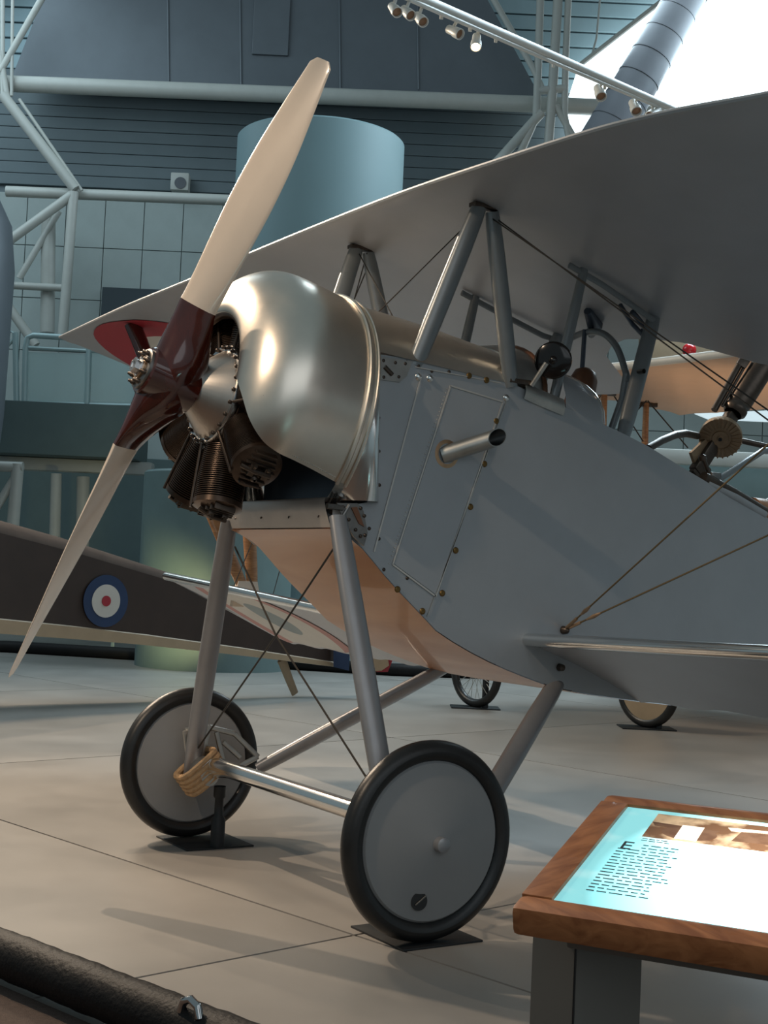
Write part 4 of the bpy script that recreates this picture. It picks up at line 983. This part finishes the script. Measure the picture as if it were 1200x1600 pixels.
q = MB(); q.poly_prism([lp(FB, FB, -.012), lp(LWD-FB, FB, -.012), lp(LWD-FB, LDP-FB*.75, -.012), lp(FB, LDP-FB*.75, -.012)], e3*.004); q.build('backlit_panel', pm, lec, False)
PZ = -.0075
def printed(name, c1, c2, sc_=14, lo=.5, hi=9):
    m = bpy.data.materials.new(name); m.use_nodes = True; nt = m.node_tree; b = nt.nodes['Principled BSDF']
    t = nt.nodes.new('ShaderNodeTexCoord'); n = nt.nodes.new('ShaderNodeTexNoise'); n.inputs['Scale'].default_value = sc_; n.inputs['Detail'].default_value = 4
    r = nt.nodes.new('ShaderNodeValToRGB'); r.color_ramp.elements[0].position = .42; r.color_ramp.elements[1].position = .6; r.color_ramp.elements[0].color = (*c1, 1); r.color_ramp.elements[1].color = (*c2, 1)
    nt.links.new(t.outputs['Object'], n.inputs['Vector']); nt.links.new(n.outputs['Fac'], r.inputs[0]); nt.links.new(r.outputs[0], b.inputs['Base Color']); nt.links.new(r.outputs[0], b.inputs['Emission Color'])
    lampfall(nt, b, .55, .25, .47, lo, hi); return m
sep = printed('sepia_print', (.12, .06, .03), (.50, .36, .22)); sepd = printed('sepia_dark_print', (.09, .045, .025), (.13, .07, .04), 20); sepl = printed('sepia_pale_print', (.75, .65, .5), (.9, .85, .75)); ink = printed('ink_print', (.02, .03, .035), (.03, .05, .06), 14, .3, 2.0)
def sheet(name, pts, m, k=0): return MB().poly_prism([lp(a, b, PZ + k*.0006) for a, b in pts], e3*.0004).build(name, m, lec, False)
PH0, PH1, PHA, PHB = .128, .62, LDP-.185, LDP-.062
sheet('printed_photo', [(PH0, PHA), (PH1, PHA), (PH1, PHB), (PH0, PHB)], sep)
sheet('photo_band', [(PH0, PHB-.045), (PH0+.14, PHB-.055), (PH0+.13, PHA+.055), (PH0+.01, PHA+.06)], sepd, 1)
dc = (PH0+.085, PHA+.04); sheet('photo_roundel', [(dc[0] + .055*math.cos(t*PI/12), dc[1] + .034*math.sin(t*PI/12)) for t in range(24)], sepd, 2)
sheet('photo_roundel_band', [(dc[0]-.022, dc[1]-.034), (dc[0]+.022, dc[1]-.034), (dc[0]+.022, dc[1]+.036), (dc[0]-.022, dc[1]+.036)], sepl, 3)
sheet('photo_shape', [(PH0+.17, PHA+.03), (PH0+.27, PHA+.035), (PH0+.24, PHA+.095), (PH0+.18, PHA+.085)], sepd, 1)
sheet('photo_shape', [(PH0+.15, PHB-.03), (PH0+.30, PHB-.02), (PH0+.27, PHB-.035), (PH0+.16, PHB-.045)], sepl, 1)
# drop capital and a column of unreadably small print
tcv = bpy.data.curves.new('drop_capital', 'FONT'); tcv.body = 'E'; tcv.size = .052; tcv.extrude = .0003; tcv.materials.append(ink)
tmp_ = bpy.data.objects.new('drop_capital_curve', tcv); to = bpy.data.objects.new('drop_capital', bpy.data.meshes.new_from_object(tmp_)); bpy.data.objects.remove(tmp_); COL.objects.link(to); to.parent = lec
o_ = lp(FB+.042, PHA-.070, PZ+.0008) - BASE[lec.name]
to.matrix_local = Matrix(((e1h.x, e2.x, e3.x, o_.x), (e1h.y, e2.y, e3.y, o_.y), (e1h.z, e2.z, e3.z, o_.z), (0, 0, 0, 1)))
tx = MB()
def dash(a0, a1, b, hh): tx.poly_prism([lp(a0, b, PZ+.0006), lp(a1, b, PZ+.0006), lp(a1, b+hh, PZ+.0006), lp(a0, b+hh, PZ+.0006)], e3*.0003)
for ln in range(17):
    b = PHA - .044 - ln*.0140; a = FB + (.085 if ln < 2 else .042); end = FB + .165 + random.uniform(-.02, .01)
    while a < end:
        wv = random.uniform(.008, .026); dash(a, min(a+wv, end), b, .0038); a += wv + .005
for ln in range(2):
    a = PH0 + .004
    while a < PH0 + .055: wv = random.uniform(.006, .014); dash(a, a+wv, PHA - .012 - ln*.009, .003); a += wv + .003
tx.build('small_print', ink, lec, False)['kind'] = 'stuff'
sheet('corner_picture', [(FB+.46, FB+.002), (FB+.56, FB+.002), (FB+.56, FB+.05), (FB+.50, FB+.055), (FB+.47, FB+.03)], sep, 1)
# box under the frame and pedestal
q = MB(); q.box(lp(LWD/2+.03, LDP/2, -TH-.02), (LWD-.1, LDP-.12, .04), e1h, e2, e3, .006); q.build('light_box', M['pedestal'], lec)
pc = wl(.353, 2.57, 0)
ca = pc; cl = at(834, 1434, 2.66); cr_ = at(1004, 1462, 2.62)
A0 = V((at(901, 1445, 2.545).x, at(901, 1445, 2.545).y, 0)); L0 = V((cl.x, cl.y, 0)); R0_ = V((cr_.x, cr_.y, 0)); K0 = L0 + (R0_-A0)
hgt = .765
q = MB(); q.poly_prism([A0, L0, K0, R0_], (0, 0, hgt)); q.build('pedestal', M['pedestal'], lec, False)
q = MB(); q.tube([A0 + up*.0, A0 + up*hgt], .0025, 6); q.build('pedestal_seam', M['black'], lec)
q = MB(); q.box(pc + e2h*.09 + up*.008, (.40, .36, .016), e1h, e2h, up, .003); q.build('foot_plate', M['plate'], lec)
